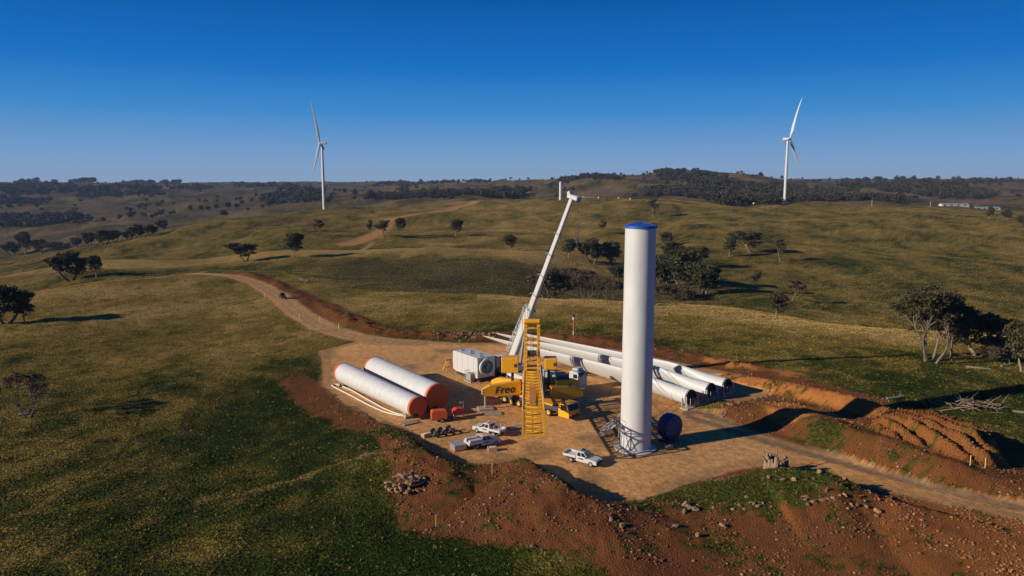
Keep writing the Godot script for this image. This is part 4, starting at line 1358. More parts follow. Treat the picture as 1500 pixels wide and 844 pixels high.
func lattice(s: Shape, a: Vector3, b: Vector3, ha: Vector2, hb: Vector2, side: Vector3, up: Vector3, bays: int, chord: float, lace: float) -> void:
	var P := func(t: float, i: float, j: float) -> Vector3:
		var h := ha.lerp(hb, t)
		return a.lerp(b, t) + side * h.x * i + up * h.y * j
	for i: float in [-1.0, 1.0]:
		for j: float in [-1.0, 1.0]:
			s.tube(P.call(0.0, i, j), P.call(1.0, i, j), chord, chord, 6)
	for k in bays:
		var t0 := k / float(bays)
		var t1 := (k + 1) / float(bays)
		var f := 1.0 if k % 2 == 0 else -1.0
		for j: float in [-1.0, 1.0]:
			s.tube(P.call(t0, -f, j), P.call(t1, f, j), lace, lace, 5, false)
			s.tube(P.call(t0, -1.0, j), P.call(t0, 1.0, j), lace, lace, 5, false)
			s.tube(P.call(t0, j, -f), P.call(t1, j, f), lace, lace, 5, false)
			s.tube(P.call(t0, j, -1.0), P.call(t0, j, 1.0), lace, lace, 5, false)

func tower_section(label: String, a: Vector2, b: Vector2, ra: float, rb: float) -> void:
	var d := b - a
	var o := thing("tower_section", label, "tower section", Vector3(a.x, 0, -a.y), yaw_to(d.x, d.y), "tower sections lying on the hardstand")
	var len := d.length()
	var ya := ra + 0.35
	var yb := rb + 0.35
	var s := Shape.new()
	var prof := []
	var cans := 9
	for k in cans + 1:
		var t := k / float(cans)
		var r := lerpf(ra, rb, t)
		prof.append(Vector2(r, len * t - (0.0 if k == 0 else 0.03)))
		if k > 0 and k < cans:
			prof.append(Vector2(r + 0.008, len * t))
			prof.append(Vector2(r, len * t + 0.03))
	s.xf = Transform3D(Basis(Vector3(0, 0, 1), -PI / 2 + atan2(yb - ya, len)), Vector3(0, ya, 0))
	s.lathe(prof, 40)
	part(o, "shell", s, M.tower_white)
	for e in 2:
		var x := 0.0 if e == 0 else len
		var r := ra if e == 0 else rb
		var y := ya if e == 0 else yb
		s = Shape.new()
		s.xf = Transform3D(Basis(Vector3(0, 0, 1), -PI / 2 if e == 1 else PI / 2), Vector3(x, y, 0))
		s.lathe([Vector2(r + 0.02, -0.55), Vector2(r + 0.03, 0.02), Vector2(r - 0.06, 0.08), Vector2(r * 0.5, 0.11), Vector2(0, 0.12)], 40)
		var cv := part(o, "end_cover", s, M.orange_cover)
		s = Shape.new()                       # folds and lacing across the cover
		var sx := 1.0 if e == 1 else -1.0
		s.bar(Vector3(x + sx * 0.12, y + 0.02, -r * 0.96), Vector3(x + sx * 0.12, y - 0.05, r * 0.96), 0.05)
		for k in 3:
			s.bar(Vector3(x + sx * 0.11, y + r * (0.55 - 0.5 * k), -r * 0.6), Vector3(x + sx * 0.11, y + r * (0.5 - 0.5 * k), r * 0.6), 0.02)
		part(cv, "lacing", s, M.orange_cover)
		# cradle under each end
		s = Shape.new()
		var cx := 1.6 if e == 0 else len - 1.6
		s.box(Vector3(cx, 0.14, 0), Vector3(0.5, 0.28, r * 1.9))
		for z: float in [-1.0, 1.0]:
			s.box(Vector3(cx, 0.45, z * r * 0.78), Vector3(0.5, 0.6, 0.3))
		part(o, "cradle", s, M.timber_grey)
	s = Shape.new()
	s.box(Vector3(len + 0.14, 0.75, 0.25 * rb), Vector3(0.05, 0.7, 0.9))
	part(o, "access_flap", s, M.black)

func build_standing_tower() -> void:
	var at := Vector3(18.2, 0, -103.5)
	var o := thing("standing_tower", "tall white tower stack with blue cap standing on a concrete ring", "tower", at)
	var s := Shape.new()
	var prof := [Vector2(2.26, 0.05)]
	var top := 32.6
	var cans := 12
	for k in cans + 1:
		var y := 0.05 + (top - 0.05) * k / cans
		var r := lerpf(2.24, 2.18, k / float(cans))
		prof.append(Vector2(r, y))
		if k > 0 and k < cans:
			prof.append(Vector2(r + 0.014, y + 0.02))
			prof.append(Vector2(r, y + 0.04))
	s.lathe(prof, 56)
	part(o, "shell", s, M.tower_white)
	s = Shape.new()
	s.lathe([Vector2(2.2, 16.2), Vector2(2.219, 16.21), Vector2(2.219, 16.25), Vector2(2.2, 16.26)], 56)
	part(o, "section_joint", s, M.tower_white)
	s = Shape.new()
	s.lathe([Vector2(3.15, -0.6), Vector2(3.15, 0.12), Vector2(3.05, 0.2), Vector2(2.2, 0.22)], 48)
	part(o, "concrete_ring", s, M.concrete)
	var ring := Shape.new()
	for k in 56:
		var a := TAU * k / 56
		ring.tube(Vector3(cos(a) * 2.42, 0.2, sin(a) * 2.42), Vector3(cos(a) * 2.42, 0.36, sin(a) * 2.42), 0.05, 0.05, 6)
	var bf := Shape.new()
	bf.lathe([Vector2(2.56, 0.2), Vector2(2.56, 0.27), Vector2(2.24, 0.28)], 56)
	var fl := part(o, "base_flange", bf, M.tower_white)
	part(fl, "anchor_bolts", ring, M.steel)
	s = Shape.new()
	s.lathe([Vector2(2.27, top - 0.22), Vector2(2.33, top - 0.2), Vector2(2.33, top + 0.12), Vector2(2.2, top + 0.18), Vector2(1.5, top + 0.34), Vector2(0.8, top + 0.50), Vector2(0.35, top + 0.62), Vector2(0, top + 0.65)], 40)
	part(o, "cap", s, M.blue)
	s = Shape.new()
	for k in 10:
		var a := TAU * k / 10
		s.bar(Vector3(cos(a) * 2.32, top + 0.15, sin(a) * 2.32), Vector3(cos(a) * 0.4, top + 0.62, sin(a) * 0.4), 0.06, 0.05)
	part(o, "cap_folds", s, M.blue)
	# steps to the door, at the far left of the tower
	var st := thing("access_stairs", "galvanised steps with handrails leaning at the standing tower", "stairs", Vector3(13.6, 0, -108.3), yaw_to(2.9, -1.2))
	var n := 11
	var top_p := Vector3(2.9, 2.75, 0)
	for z: float in [-0.5, 0.5]:
		s = Shape.new()
		s.bar(Vector3(0, 0.05, z), top_p + Vector3(0, 0, z), 0.06, 0.26)
		part(st, "stringer", s, M.galv)
		s = Shape.new()
		for k in 6:
			var t := k / 5.0
			var q := Vector3(0, 0.1, z).lerp(top_p + Vector3(0, 0, z), t)
			s.tube(q, q + Vector3.UP * 1.05, 0.03, 0.03, 6)
		s.tube(Vector3(0, 1.15, z), top_p + Vector3(0, 1.05, z), 0.035, 0.035, 6)
		s.tube(Vector3(0, 0.65, z), top_p + Vector3(0, 0.55, z), 0.03, 0.03, 6)
		s.tube(top_p + Vector3(0, 1.05, z), top_p + Vector3(1.2, 1.05, z), 0.035, 0.035, 6)
		s.tube(top_p + Vector3(0, 0.55, z), top_p + Vector3(1.2, 0.55, z), 0.03, 0.03, 6)
		s.tube(top_p + Vector3(1.2, 0, z), top_p + Vector3(1.2, 1.05, z), 0.03, 0.03, 6)
		part(st, "handrail", s, M.galv)
	for k in n:
		s = Shape.new()
		var q := Vector3(0.1, 0.2, 0).lerp(top_p, (k + 0.5) / n)
		s.box(q, Vector3(0.24, 0.05, 0.95))
		part(st, "tread", s, M.galv)
	s = Shape.new()
	s.box(top_p + Vector3(0.65, 0, 0), Vector3(1.4, 0.08, 1.06))
	part(st, "landing", s, M.galv)
	for z: float in [-0.45, 0.45]:
		s = Shape.new()
		s.bar(top_p + Vector3(1.1, 0, z), Vector3(4.0, 0, z), 0.07)
		s.bar(top_p + Vector3(0.2, 0, z), Vector3(2.9, 0, z), 0.07)
		part(st, "leg", s, M.galv)

func build_blades() -> void:
	var spots := [[31.0, 122.6, -7.4, 173.5, "rotor blade nearest the standing tower, tip furthest left"], [35.6, 126.9, -4.5, 176.8, "middle one of three white rotor blades on the ground"], [39.4, 129.9, -0.3, 178.5, "rear rotor blade, furthest from the standing tower"]]
	for q: Array in spots:
		var d := Vector2(q[2] - q[0], q[3] - q[1])
		var o := thing("rotor_blade", q[4], "blade", Vector3(q[0], 0, -q[1]), yaw_to(d.x, d.y), "rotor blades laid side by side")
		var s := blade_shape(d.length(), 1.4, 4.3)
		var b := part(o, "skin", s, M.blade_white)
		b.transform = Transform3D(Basis(Vector3(1, 0, 0), deg_to_rad(62)), Vector3(0, 1.95, 0))
		s = Shape.new()
		s.xf = Transform3D(Basis(Vector3(0, 0, 1), PI / 2), Vector3(0.05, 1.95, 0))
		s.lathe([Vector2(1.36, -0.25), Vector2(1.4, -0.2), Vector2(1.4, 0.1), Vector2(1.15, 0.12), Vector2(1.12, -0.2), Vector2(0, -0.3)], 28)
		part(o, "root_ring", s, M.black)
		for x: float in [2.2, 3.2]:
			s = Shape.new()
			s.xf = Transform3D(Basis(Vector3(0, 0, 1), PI / 2), Vector3(x, 1.96, 0))
			s.lathe([Vector2(1.37, -0.05), Vector2(1.385, 0.0), Vector2(1.37, 0.05)], 28)
			part(o, "strap", s, M.grey)
		s = Shape.new()                       # root transport frame
		for z: float in [-1.5, 1.5]:
			s.bar(Vector3(-0.25, 0.05, z), Vector3(-0.25, 2.4, z), 0.16)
			s.bar(Vector3(0.7, 0.05, z), Vector3(0.7, 2.0, z), 0.16)
			s.bar(Vector3(-0.5, 0.1, z), Vector3(1.1, 0.1, z), 0.2)
			s.bar(Vector3(-0.25, 2.3, z), Vector3(-0.25, 1.7, z * 0.75), 0.12)
			s.bar(Vector3(-0.6, 0.1, z), Vector3(-0.25, 1.6, z), 0.12)
		for z: float in [-0.5, 0.1, 0.6]:
			s.bar(Vector3(-0.32, 0.2, z), Vector3(-0.32, 1.9, z), 0.1)
		s.bar(Vector3(-0.25, 0.12, -1.5), Vector3(-0.25, 0.12, 1.5), 0.2)
		s.bar(Vector3(-0.25, 0.7, -1.5), Vector3(-0.25, 0.7, 1.5), 0.14)
		part(o, "root_frame", s, M.galv)
		s = Shape.new()
		var x2 := d.length() * 0.68
		for z: float in [-1.3, 1.3]:
			s.bar(Vector3(x2, 0, z), Vector3(x2, 2.1, z), 0.14)
			s.bar(Vector3(x2 - 0.6, 0.05, z), Vector3(x2 + 0.6, 0.05, z), 0.16)
		s.bar(Vector3(x2, 1.5, -1.3), Vector3(x2, 1.5, 1.3), 0.2)
		s.bar(Vector3(x2, 0.08, -1.3), Vector3(x2, 0.08, 1.3), 0.16)
		part(o, "tip_frame", s, M.dark)

func build_white_crane() -> void:
	var o := thing("mobile_crane", "white mobile crane with raised telescopic boom on many wheels", "crane", Vector3(0.3, 0, -141))
	var s := Shape.new()
	var turn := yaw_to(3.1, -5.1)
	var cb := Basis(Vector3.UP, turn)
	s.box(cb * Vector3(1.0, 1.55, 0), Vector3(13.5, 0.9, 2.7), 0.08, cb)
	s.box(cb * Vector3(1.0, 2.05, 0), Vector3(12.8, 0.25, 2.9), 0.05, cb)
	part(o, "carrier", s, M.white)
	s = Shape.new()
	s.xf = Transform3D(cb, cb * Vector3(7.6, 0, 0))
	s.prism([Vector2(-1.0, 0.7), Vector2(-1.0, 3.0), Vector2(0.5, 3.0), Vector2(1.1, 2.0), Vector2(1.1, 0.7)], -1.35, 1.35)
	part(o, "carrier_cab", s, M.white)
	for k in 6:
		for z: float in [-1.2, 1.2]:
			wheel(o, cb * Vector3(-4.4 + k * 2.0, 0.68, z), 0.68, 0.5, M.grey)
	var last := o.get_child_count()
	for i in last:
		var w := o.get_child(i)
		if String(w.name).begins_with("wheel"):
			w.rotation.y = turn
	for k in 4:
		var x := -4.9 if k < 2 else 5.2
		var z := 1.0 if k % 2 == 0 else -1.0
		s = Shape.new()
		s.bar(cb * Vector3(x, 1.25, z * 1.2), cb * Vector3(x, 1.25, z * 4.0), 0.45, 0.4)
		var arm := part(o, "outrigger", s, M.white)
		s = Shape.new()
		var e := cb * Vector3(x, 0, z * 3.9)
		s.tube(e + Vector3.UP * 0.18, e + Vector3.UP * 1.5, 0.14, 0.14, 10)
		part(arm, "jack", s, M.steel)
		s = Shape.new()
		s.box(e + Vector3.UP * 0.1, Vector3(1.4, 0.2, 1.4), 0.03)
		part(arm, "pad", s, M.timber_grey)
	s = Shape.new()
	s.lathe([Vector2(1.3, 2.1), Vector2(1.3, 2.5), Vector2(0, 2.5)], 24)
	s.box(Vector3(-0.3, 3.1, 0), Vector3(5.6, 1.2, 2.3), 0.12)
	part(o, "superstructure", s, M.white)
	s = Shape.new()
	s.box(Vector3(-3.9, 3.2, 0), Vector3(1.9, 1.9, 3.6), 0.12)
	s.box(Vector3(-3.7, 4.3, 0), Vector3(1.5, 0.4, 2.6), 0.06)
	part(o, "counterweight", s, M.white)
	s = Shape.new()
	s.box(Vector3(1.5, 3.5, 1.7), Vector3(1.8, 1.9, 1.1), 0.15)
	var oc := part(o, "operator_cab", s, M.white)
	s = Shape.new()
	s.box(Vector3(1.7, 3.8, 2.27), Vector3(1.2, 0.9, 0.04))
	part(oc, "window", s, M.glass)
	s = Shape.new()
	for k in 7:
		s.bar(Vector3(-3.0 + k * 0.7, 3.7, 1.15), Vector3(-3.0 + k * 0.7, 4.7, 1.15), 0.05)
	s.bar(Vector3(-3.0, 4.7, 1.15), Vector3(1.2, 4.7, 1.15), 0.05)
	s.bar(Vector3(-3.0, 4.2, 1.15), Vector3(1.2, 4.2, 1.15), 0.05)
	part(o, "guard_rail", s, M.white)
	s = Shape.new()
	s.xf = Transform3D(Basis(Vector3(1, 0, 0), PI / 2), Vector3(-1.9, 4.1, 0))
	s.lathe([Vector2(0, -0.6), Vector2(0.6, -0.6), Vector2(0.6, -0.5), Vector2(0.42, -0.45), Vector2(0.42, 0.45), Vector2(0.6, 0.5), Vector2(0.6, 0.6), Vector2(0, 0.6)], 18)
	part(o, "winch", s, M.dark)
	# boom: foot at (0, 4.2), head at (11.2, 35.9)
	var slew := Basis(Vector3.UP, yaw_to(10.2, -12.5))
	for w in o.get_children():
		if String(w.name) in ["superstructure", "counterweight", "operator_cab", "guard_rail", "winch"]:
			w.transform.basis = slew
	var foot := slew * Vector3(-0.6, 3.9, 0)
	var head := Vector3(10.2, 36.1, 12.4)
	var dir := (head - foot).normalized()
	var side := slew * Vector3(0, 0, 1)
	var up := dir.cross(side).normalized()              # the boom's under side looks right
	var bb := Basis(up, dir, side)
	var cuts := [0.0, 12.6, 15.9, 20.2, 24.8, 29.2, (head - foot).length()]
	var wid := [1.5, 1.12, 1.0, 0.9, 0.8, 0.72]
	for k in 6:
		s = Shape.new()
		var a: float = cuts[k]
		var b: float = cuts[k + 1] + (0.0 if k == 5 else 0.0)
		var hw: float = wid[k] * 0.5
		s.xf = Transform3D(bb, foot)
		# rounded lower half: an eight-sided section
		var sec := [Vector2(-hw * 0.95, -hw * 0.75), Vector2(-hw * 0.95, hw * 0.75), Vector2(hw * 0.8, hw * 0.75), Vector2(hw * 0.98, hw * 0.55), Vector2(hw * 1.05, 0), Vector2(hw * 0.98, -hw * 0.55), Vector2(hw * 0.8, -hw * 0.75)]
		for i in sec.size():
			var p: Vector2 = sec[i]
			var q: Vector2 = sec[(i + 1) % sec.size()]
			s.quad(Vector3(p.x, a, p.y), Vector3(q.x, a, q.y), Vector3(q.x, b, q.y), Vector3(p.x, b, p.y), Vector3(0, (a + b) * 0.5, 0))
			s.flat(Vector3(p.x, b, p.y), Vector3(q.x, b, q.y), Vector3(0, b, 0), Vector3(0, a, 0))
		var bs := part(o, "boom_section", s, M.white)
		if k < 5:
			s = Shape.new()
			s.xf = Transform3D(bb, foot)
			s.box(Vector3(0, b - 0.2, 0), Vector3(hw * 2.2, 0.3, hw * 1.75), 0.03)
			s.box(Vector3(-hw * 1.35, b - 0.2, 0), Vector3(0.3, 0.12, hw * 2.9))
			part(bs, "collar", s, M.grey)
	s = Shape.new()                        # guying frames folded along the base section
	lattice(s, foot + dir * 1.5 - up * 1.45, foot + dir * 13.0 - up * 0.95, Vector2(0.62, 0.4), Vector2(0.5, 0.25), side, up, 12, 0.07, 0.045)
	part(o, "guying_frame", s, M.white)
	s = Shape.new()
	s.tube(foot + dir * 12.4 - up * 1.2 + side * 1.0, foot + dir * 8.0 + up * 0.9 + side * 1.1, 0.07, 0.07, 6)
	s.tube(foot + dir * 13.2 - up * 0.6 + side * 0.9, foot + dir * 10.6 + up * 1.5 + side * 1.0, 0.07, 0.07, 6)
	s.tube(foot + dir * 13.2 - up * 0.6 - side * 0.9, foot + dir * 10.6 + up * 1.5 - side * 1.0, 0.07, 0.07, 6)
	part(o, "guying_strut", s, M.white)
	s = Shape.new()
	for z: float in [-0.2, 0.2]:
		s.tube(foot + dir * 1.0 - up * 1.15 + side * z, head - up * 0.75 + side * z, 0.03, 0.03, 5)
	part(o, "boom_rope", s, M.dark)
	s = Shape.new()
	s.tube(slew * Vector3(2.0, 2.9, 0), foot + dir * 7.2 + up * 0.7, 0.3, 0.24, 14)
	part(o, "luffing_cylinder", s, M.grey)
	s = Shape.new()
	s.box(head + slew * Vector3(0.5, 0.15, 0), Vector3(2.6, 0.75, 1.2), 0.1, slew * Basis(Vector3(0, 0, 1), -0.22))
	s.box(head + slew * Vector3(-0.45, 0.75, 0), Vector3(0.7, 0.9, 1.0), 0.1, slew * Basis(Vector3(0, 0, 1), 0.4))
	var bh := part(o, "boom_head", s, M.white)
	for k in 3:
		s = Shape.new()
		s.xf = Transform3D(slew * Basis(Vector3(1, 0, 0), PI / 2), head + slew * Vector3(1.35, -0.2, -0.35 + 0.35 * k))
		s.lathe([Vector2(0, -0.07), Vector2(0.42, -0.07), Vector2(0.36, 0.0), Vector2(0.42, 0.07), Vector2(0, 0.07)], 18)
		part(bh, "sheave", s, M.dark)
	s = Shape.new()
	for z: float in [-0.25, 0.25]:
		s.tube(head + slew * Vector3(1.72, -0.2, z), head + slew * Vector3(1.72, -7.2, z * 0.6), 0.03, 0.03, 5)
		s.tube(head + slew * Vector3(0.95, -0.3, z), head + slew * Vector3(1.3, -7.2, z * 0.6), 0.03, 0.03, 5)
	part(o, "hoist_rope", s, M.dark)
	s = Shape.new()
	s.box(head + slew * Vector3(1.5, -7.6, 0), Vector3(0.5, 0.6, 0.35), 0.1)
	s.tube(head + slew * Vector3(1.5, -8.0, 0), head + slew * Vector3(1.5, -8.7, 0), 0.1, 0.06, 8)
	part(o, "hook_block", s, M.dark)

func letter_part(owner_node: Node, text: String, m: Material, size: float, at: Transform3D) -> void:
	var t := TextMesh.new()
	var f := SystemFont.new()
	f.font_names = PackedStringArray(["Droid Sans"])
	f.font_weight = 700
	t.font = f
	t.text = text
	t.font_size = 64
	t.pixel_size = size / 64.0
	t.depth = 0.03
	t.material = m
	var o := MeshInstance3D.new()
	o.name = "lettering"
	o.mesh = t
	o.transform = at
	owner_node.add_child(o, true)

func build_yellow_crane() -> void:
	var o := thing("lattice_crane", "yellow lattice crane with upright mast and boom pointing at the viewer", "crane", Vector3(3.5, 0, -123))
	var turn := yaw_to(7.7, -7.7)
	var cb := Basis(Vector3.UP, turn)
	var s := Shape.new()
	s.box(cb * Vector3(1.0, 1.5, 0), Vector3(15.0, 0.8, 2.6), 0.06, cb)
	part(o, "carrier", s, M.dark)
	s = Shape.new()
	s.box(cb * Vector3(0.5, 2.05, 0), Vector3(11.0, 0.3, 2.9), 0.04, cb)
	part(o, "deck", s, M.yellow_worn)
	for k in 7:
		for z: float in [-1.25, 1.25]:
			wheel(o, cb * Vector3(-5.4 + k * 1.75, 0.66, z), 0.66, 0.5, M.yellow)
	for w in o.get_children():
		if String(w.name).begins_with("wheel"):
			w.rotation.y = turn
	# carrier cab at the near right end
	s = Shape.new()
	s.xf = Transform3D(cb, cb * Vector3(8.4, 0, 0))
	s.prism([Vector2(-1.1, 0.55), Vector2(-1.1, 2.75), Vector2(0.7, 2.75), Vector2(1.15, 1.7), Vector2(1.15, 0.55)], -1.4, 1.4)
	var cab := part(o, "carrier_cab", s, M.yellow)
	s = Shape.new()
	s.xf = Transform3D(cb, cb * Vector3(8.4, 0, 0))
	s.quad(Vector3(0.74, 2.66, -1.25), Vector3(0.74, 2.66, 1.25), Vector3(1.175, 1.72, 1.25), Vector3(1.175, 1.72, -1.25), Vector3(0, 1.5, 0))
	part(cab, "windscreen", s, M.glass)
	s = Shape.new()
	s.xf = Transform3D(cb, cb * Vector3(8.4, 0, 0))
	s.box(Vector3(0.0, 2.1, 1.41), Vector3(1.2, 0.9, 0.03))
	s.box(Vector3(0.0, 2.1, -1.41), Vector3(1.2, 0.9, 0.03))
	part(cab, "window", s, M.glass)
	s = Shape.new()
	s.xf = Transform3D(cb, cb * Vector3(8.4, 0, 0))
	s.box(Vector3(1.2, 0.75, 0), Vector3(0.16, 0.4, 2.7), 0.04)
	part(cab, "bumper", s, M.dark)
	for z: float in [-1.0, 1.0]:
		s = Shape.new()
		s.xf = Transform3D(cb, cb * Vector3(8.4, 0, 0))
		s.box(Vector3(1.24, 1.05, z), Vector3(0.12, 0.22, 0.4), 0.03)
		part(cab, "headlight", s, M.lamp_glass)
	# swing-out outrigger arms: left one sunlit with lettering, right one in shade, two behind
	for q: Array in [[Vector3(-2.1, 3.55, -0.6), Vector3(-8.7, 3.0, 1.0), 1], [Vector3(3.2, 2.9, 0.4), Vector3(8.8, 2.2, -1.6), 2], [Vector3(-2.0, 2.9, -3.5), Vector3(-7.0, 2.4, -7.5), 0], [Vector3(4.0, 2.9, -3.0), Vector3(8.5, 2.4, -6.5), 0]]:
		var a: Vector3 = q[0]
		var b: Vector3 = q[1]
		var d := (b - a)
		var flat_d := Vector3(d.x, 0, d.z).normalized()
		var bz := Basis(flat_d, Vector3.UP, flat_d.cross(Vector3.UP))
		var ln := Vector2(d.x, d.z).length()
		s = Shape.new()
		s.xf = Transform3D(bz, Vector3(a.x, 0, a.z))
		s.prism([Vector2(0, a.y - 1.2), Vector2(0, a.y + 1.15), Vector2(ln * 0.8, b.y + 1.25), Vector2(ln, b.y + 0.6), Vector2(ln, b.y - 0.45), Vector2(ln * 0.7, b.y - 0.75)], -0.5, 0.5)
		var arm := part(o, "outrigger_arm", s, M.yellow)
		s = Shape.new()
		s.xf = Transform3D(bz, Vector3(a.x, 0, a.z))
		s.tube(Vector3(ln - 0.6, 0.25, 0), Vector3(ln - 0.6, b.y - 0.4, 0), 0.2, 0.2, 12)
		part(arm, "jack", s, M.steel)
		s = Shape.new()
		s.xf = Transform3D(bz, Vector3(a.x, 0, a.z))
		s.box(Vector3(ln - 0.6, 0.16, 0), Vector3(2.6, 0.3, 2.2), 0.03)
		part(arm, "mat", s, M.timber_grey)
		if q[2] == 1:
			letter_part(arm, "Freo", M.black, 1.7, Transform3D(Basis(-flat_d, Vector3.UP - flat_d * 0.25, -flat_d.cross(Vector3.UP)), Vector3(a.x, a.y - 0.18, a.z) + flat_d * ln * 0.40 + flat_d.cross(Vector3.UP) * -0.52))
			for k in 5:
				s = Shape.new()
				s.xf = Transform3D(bz, Vector3(a.x, 0, a.z))
				s.box(Vector3(ln + 0.012, b.y - 0.35 + k * 0.22, 0), Vector3(0.02, 0.11, 0.96))
				s.box(Vector3(ln - 0.14, b.y - 0.35 + k * 0.22, -0.51), Vector3(0.26, 0.11, 0.02))
				part(arm, "hazard_stripe", s, M.black if k % 2 == 0 else M.white)
	# slewing platform, side winches and counterweights
	s = Shape.new()
	s.lathe([Vector2(1.7, 2.1), Vector2(1.7, 2.8), Vector2(0, 2.8)], 24)
	s.box(Vector3(0, 3.5, -1.0), Vector3(3.4, 1.4, 7.0), 0.1)
	part(o, "superstructure", s, M.yellow_worn)
	s = Shape.new()
	s.box(Vector3(0.1, 4.95, -4.2), Vector3(3.6, 2.3, 4.6), 0.12)
	var eng := part(o, "engine_house", s, M.yellow_worn)
	for k in 6:
		s = Shape.new()
		s.box(Vector3(1.91, 4.6 + 0.22 * k, -4.2), Vector3(0.03, 0.1, 3.2))
		part(eng, "louvre", s, M.dark)
	for k in 5:
		s = Shape.new()
		s.box(Vector3(5.2 + 0.55 * (k % 2), 2.3 + 0.55 * k, -5.4 - 0.35 * (k % 3)), Vector3(3.0 - 0.3 * k, 0.48, 2.6 - 0.2 * k), 0.05)
		part(o, "counterweight_slab", s, M.dark if k % 2 else M.grey)
	s = Shape.new()
	for k in 9:
		var y := 2.4 + 0.3 * k
		s.tube(Vector3(2.0, y, -1.2), Vector3(3.4 + 0.2 * (k % 3), y - 0.5, -2.4 - 0.2 * k), 0.06, 0.06, 5)
	part(o, "hydraulic_hose", s, M.black)
	for q: Array in [[-3.85, 7.1, 3.0, 2.7], [3.3, 7.3, 2.2, 2.0]]:
		s = Shape.new()
		s.box(Vector3(q[0], q[1], -2.8), Vector3(q[2], q[3], 2.4), 0.12)
		var cw := part(o, "counterweight_block", s, M.yellow)
		s = Shape.new()
		s.box(Vector3(q[0] + q[2] * 0.32, q[1], -1.585), Vector3(0.5, 0.6, 0.05))
		part(cw, "hatch", s, M.dark)
	for x: float in [-3.4, 3.0]:
		s = Shape.new()
		s.bar(Vector3(x, 2.6, -2.8), Vector3(x, 5.9, -2.8), 0.5)
		part(o, "counterweight_post", s, M.dark)
	# mast: two box columns with cross members, a round-ended head
	for x: float in [-1.15, 1.15]:
		s = Shape.new()
		s.bar(Vector3(x, 3.5, -1.6), Vector3(x, 14.6, -2.6), 0.42, 0.5)
		part(o, "mast_column", s, M.yellow)
		s = Shape.new()
		for k in 14:
			var y := 4.0 + k * 0.75
			s.bar(Vector3(x - 0.28, y, -1.3 - 0.07 * k), Vector3(x + 0.28, y + 0.3, -1.3 - 0.07 * k), 0.06)
		part(o, "rungs", s, M.yellow_worn)
	for y: float in [5.0, 6.6, 7.6, 8.6, 10.6, 11.6, 13.6]:
		s = Shape.new()
		s.box(Vector3(0, y, -1.6 - (y - 3.5) * 0.09), Vector3(2.0, 0.35 if y != 11.6 else 0.6, 0.4), 0.04)
		part(o, "mast_crossbar", s, M.yellow_worn)
	s = Shape.new()
	s.box(Vector3(0, 14.75, -2.6), Vector3(3.2, 0.85, 1.2), 0.3)
	part(o, "mast_head", s, M.yellow)
	for y: float in [9.3, 5.8]:
		s = Shape.new()
		s.xf = Transform3D(Basis(Vector3(0, 0, 1), PI / 2), Vector3(0, y, -2.0))
		s.lathe([Vector2(0, -0.8), Vector2(0.62, -0.8), Vector2(0.62, -0.72), Vector2(0.45, -0.7), Vector2(0.45, 0.7), Vector2(0.62, 0.72), Vector2(0.62, 0.8), Vector2(0, 0.8)], 18)
		part(o, "winch_drum", s, M.dark)
	s = Shape.new()
	for x: float in [-0.25, 0.0, 0.25]:
		s.tube(Vector3(x, 9.4, -1.6), Vector3(x, 14.4, -2.5), 0.03, 0.03, 5)
	part(o, "mast_rope", s, M.dark)
	# lattice boom held out towards the camera
	var a := Vector3(-0.1, 5.4, 1.0)
	var b := Vector3(-0.62, 7.0, 29.0)
	s = Shape.new()
	lattice(s, a, b, Vector2(1.25, 1.35), Vector2(1.45, 1.7), Vector3.RIGHT, Vector3.UP, 24, 0.13, 0.075)
	part(o, "boom_lattice", s, M.yellow)
	s = Shape.new()
	s.bar(a + Vector3(0, 1.28, 0), b + Vector3(0, 1.6, -3.0), 0.95, 0.05)
	part(o, "boom_walkway", s, M.amber)
	for sx: float in [-1.0, 1.0]:
		s = Shape.new()
		for k in 9:
			var q := a.lerp(b, k / 9.0) + Vector3(sx * 1.42, 1.5, 0)
			s.tube(q, q + Vector3.UP * 0.95, 0.025, 0.025, 5)
		s.tube(a + Vector3(sx * 1.42, 2.45, 0), a.lerp(b, 8.0 / 9.0) + Vector3(sx * 1.42, 2.45, 0), 0.028, 0.028, 5)
		part(o, "boom_handrail", s, M.hose)
	s = Shape.new()                          # open end frame
	for sx: float in [-1.45, 1.45]:
		s.bar(b + Vector3(sx, -1.75, 0.05), b + Vector3(sx, 1.75, 0.05), 0.24)
	for y: float in [-1.7, -0.7, 0.5, 1.7]:
		s.bar(b + Vector3(-1.45, y, 0.05), b + Vector3(1.45, y + 0.05, 0.05), 0.2 if absf(y) > 1.0 else 0.12)
	part(o, "boom_end_frame", s, M.yellow)
	s = Shape.new()
	for x: float in [-0.9, 0.9]:
		s.tube(Vector3(x, 14.6, -2.4), a.lerp(b, 0.55) + Vector3(x, 1.5, 0), 0.045, 0.045, 6)
	part(o, "pendant_rope", s, M.yellow_worn)

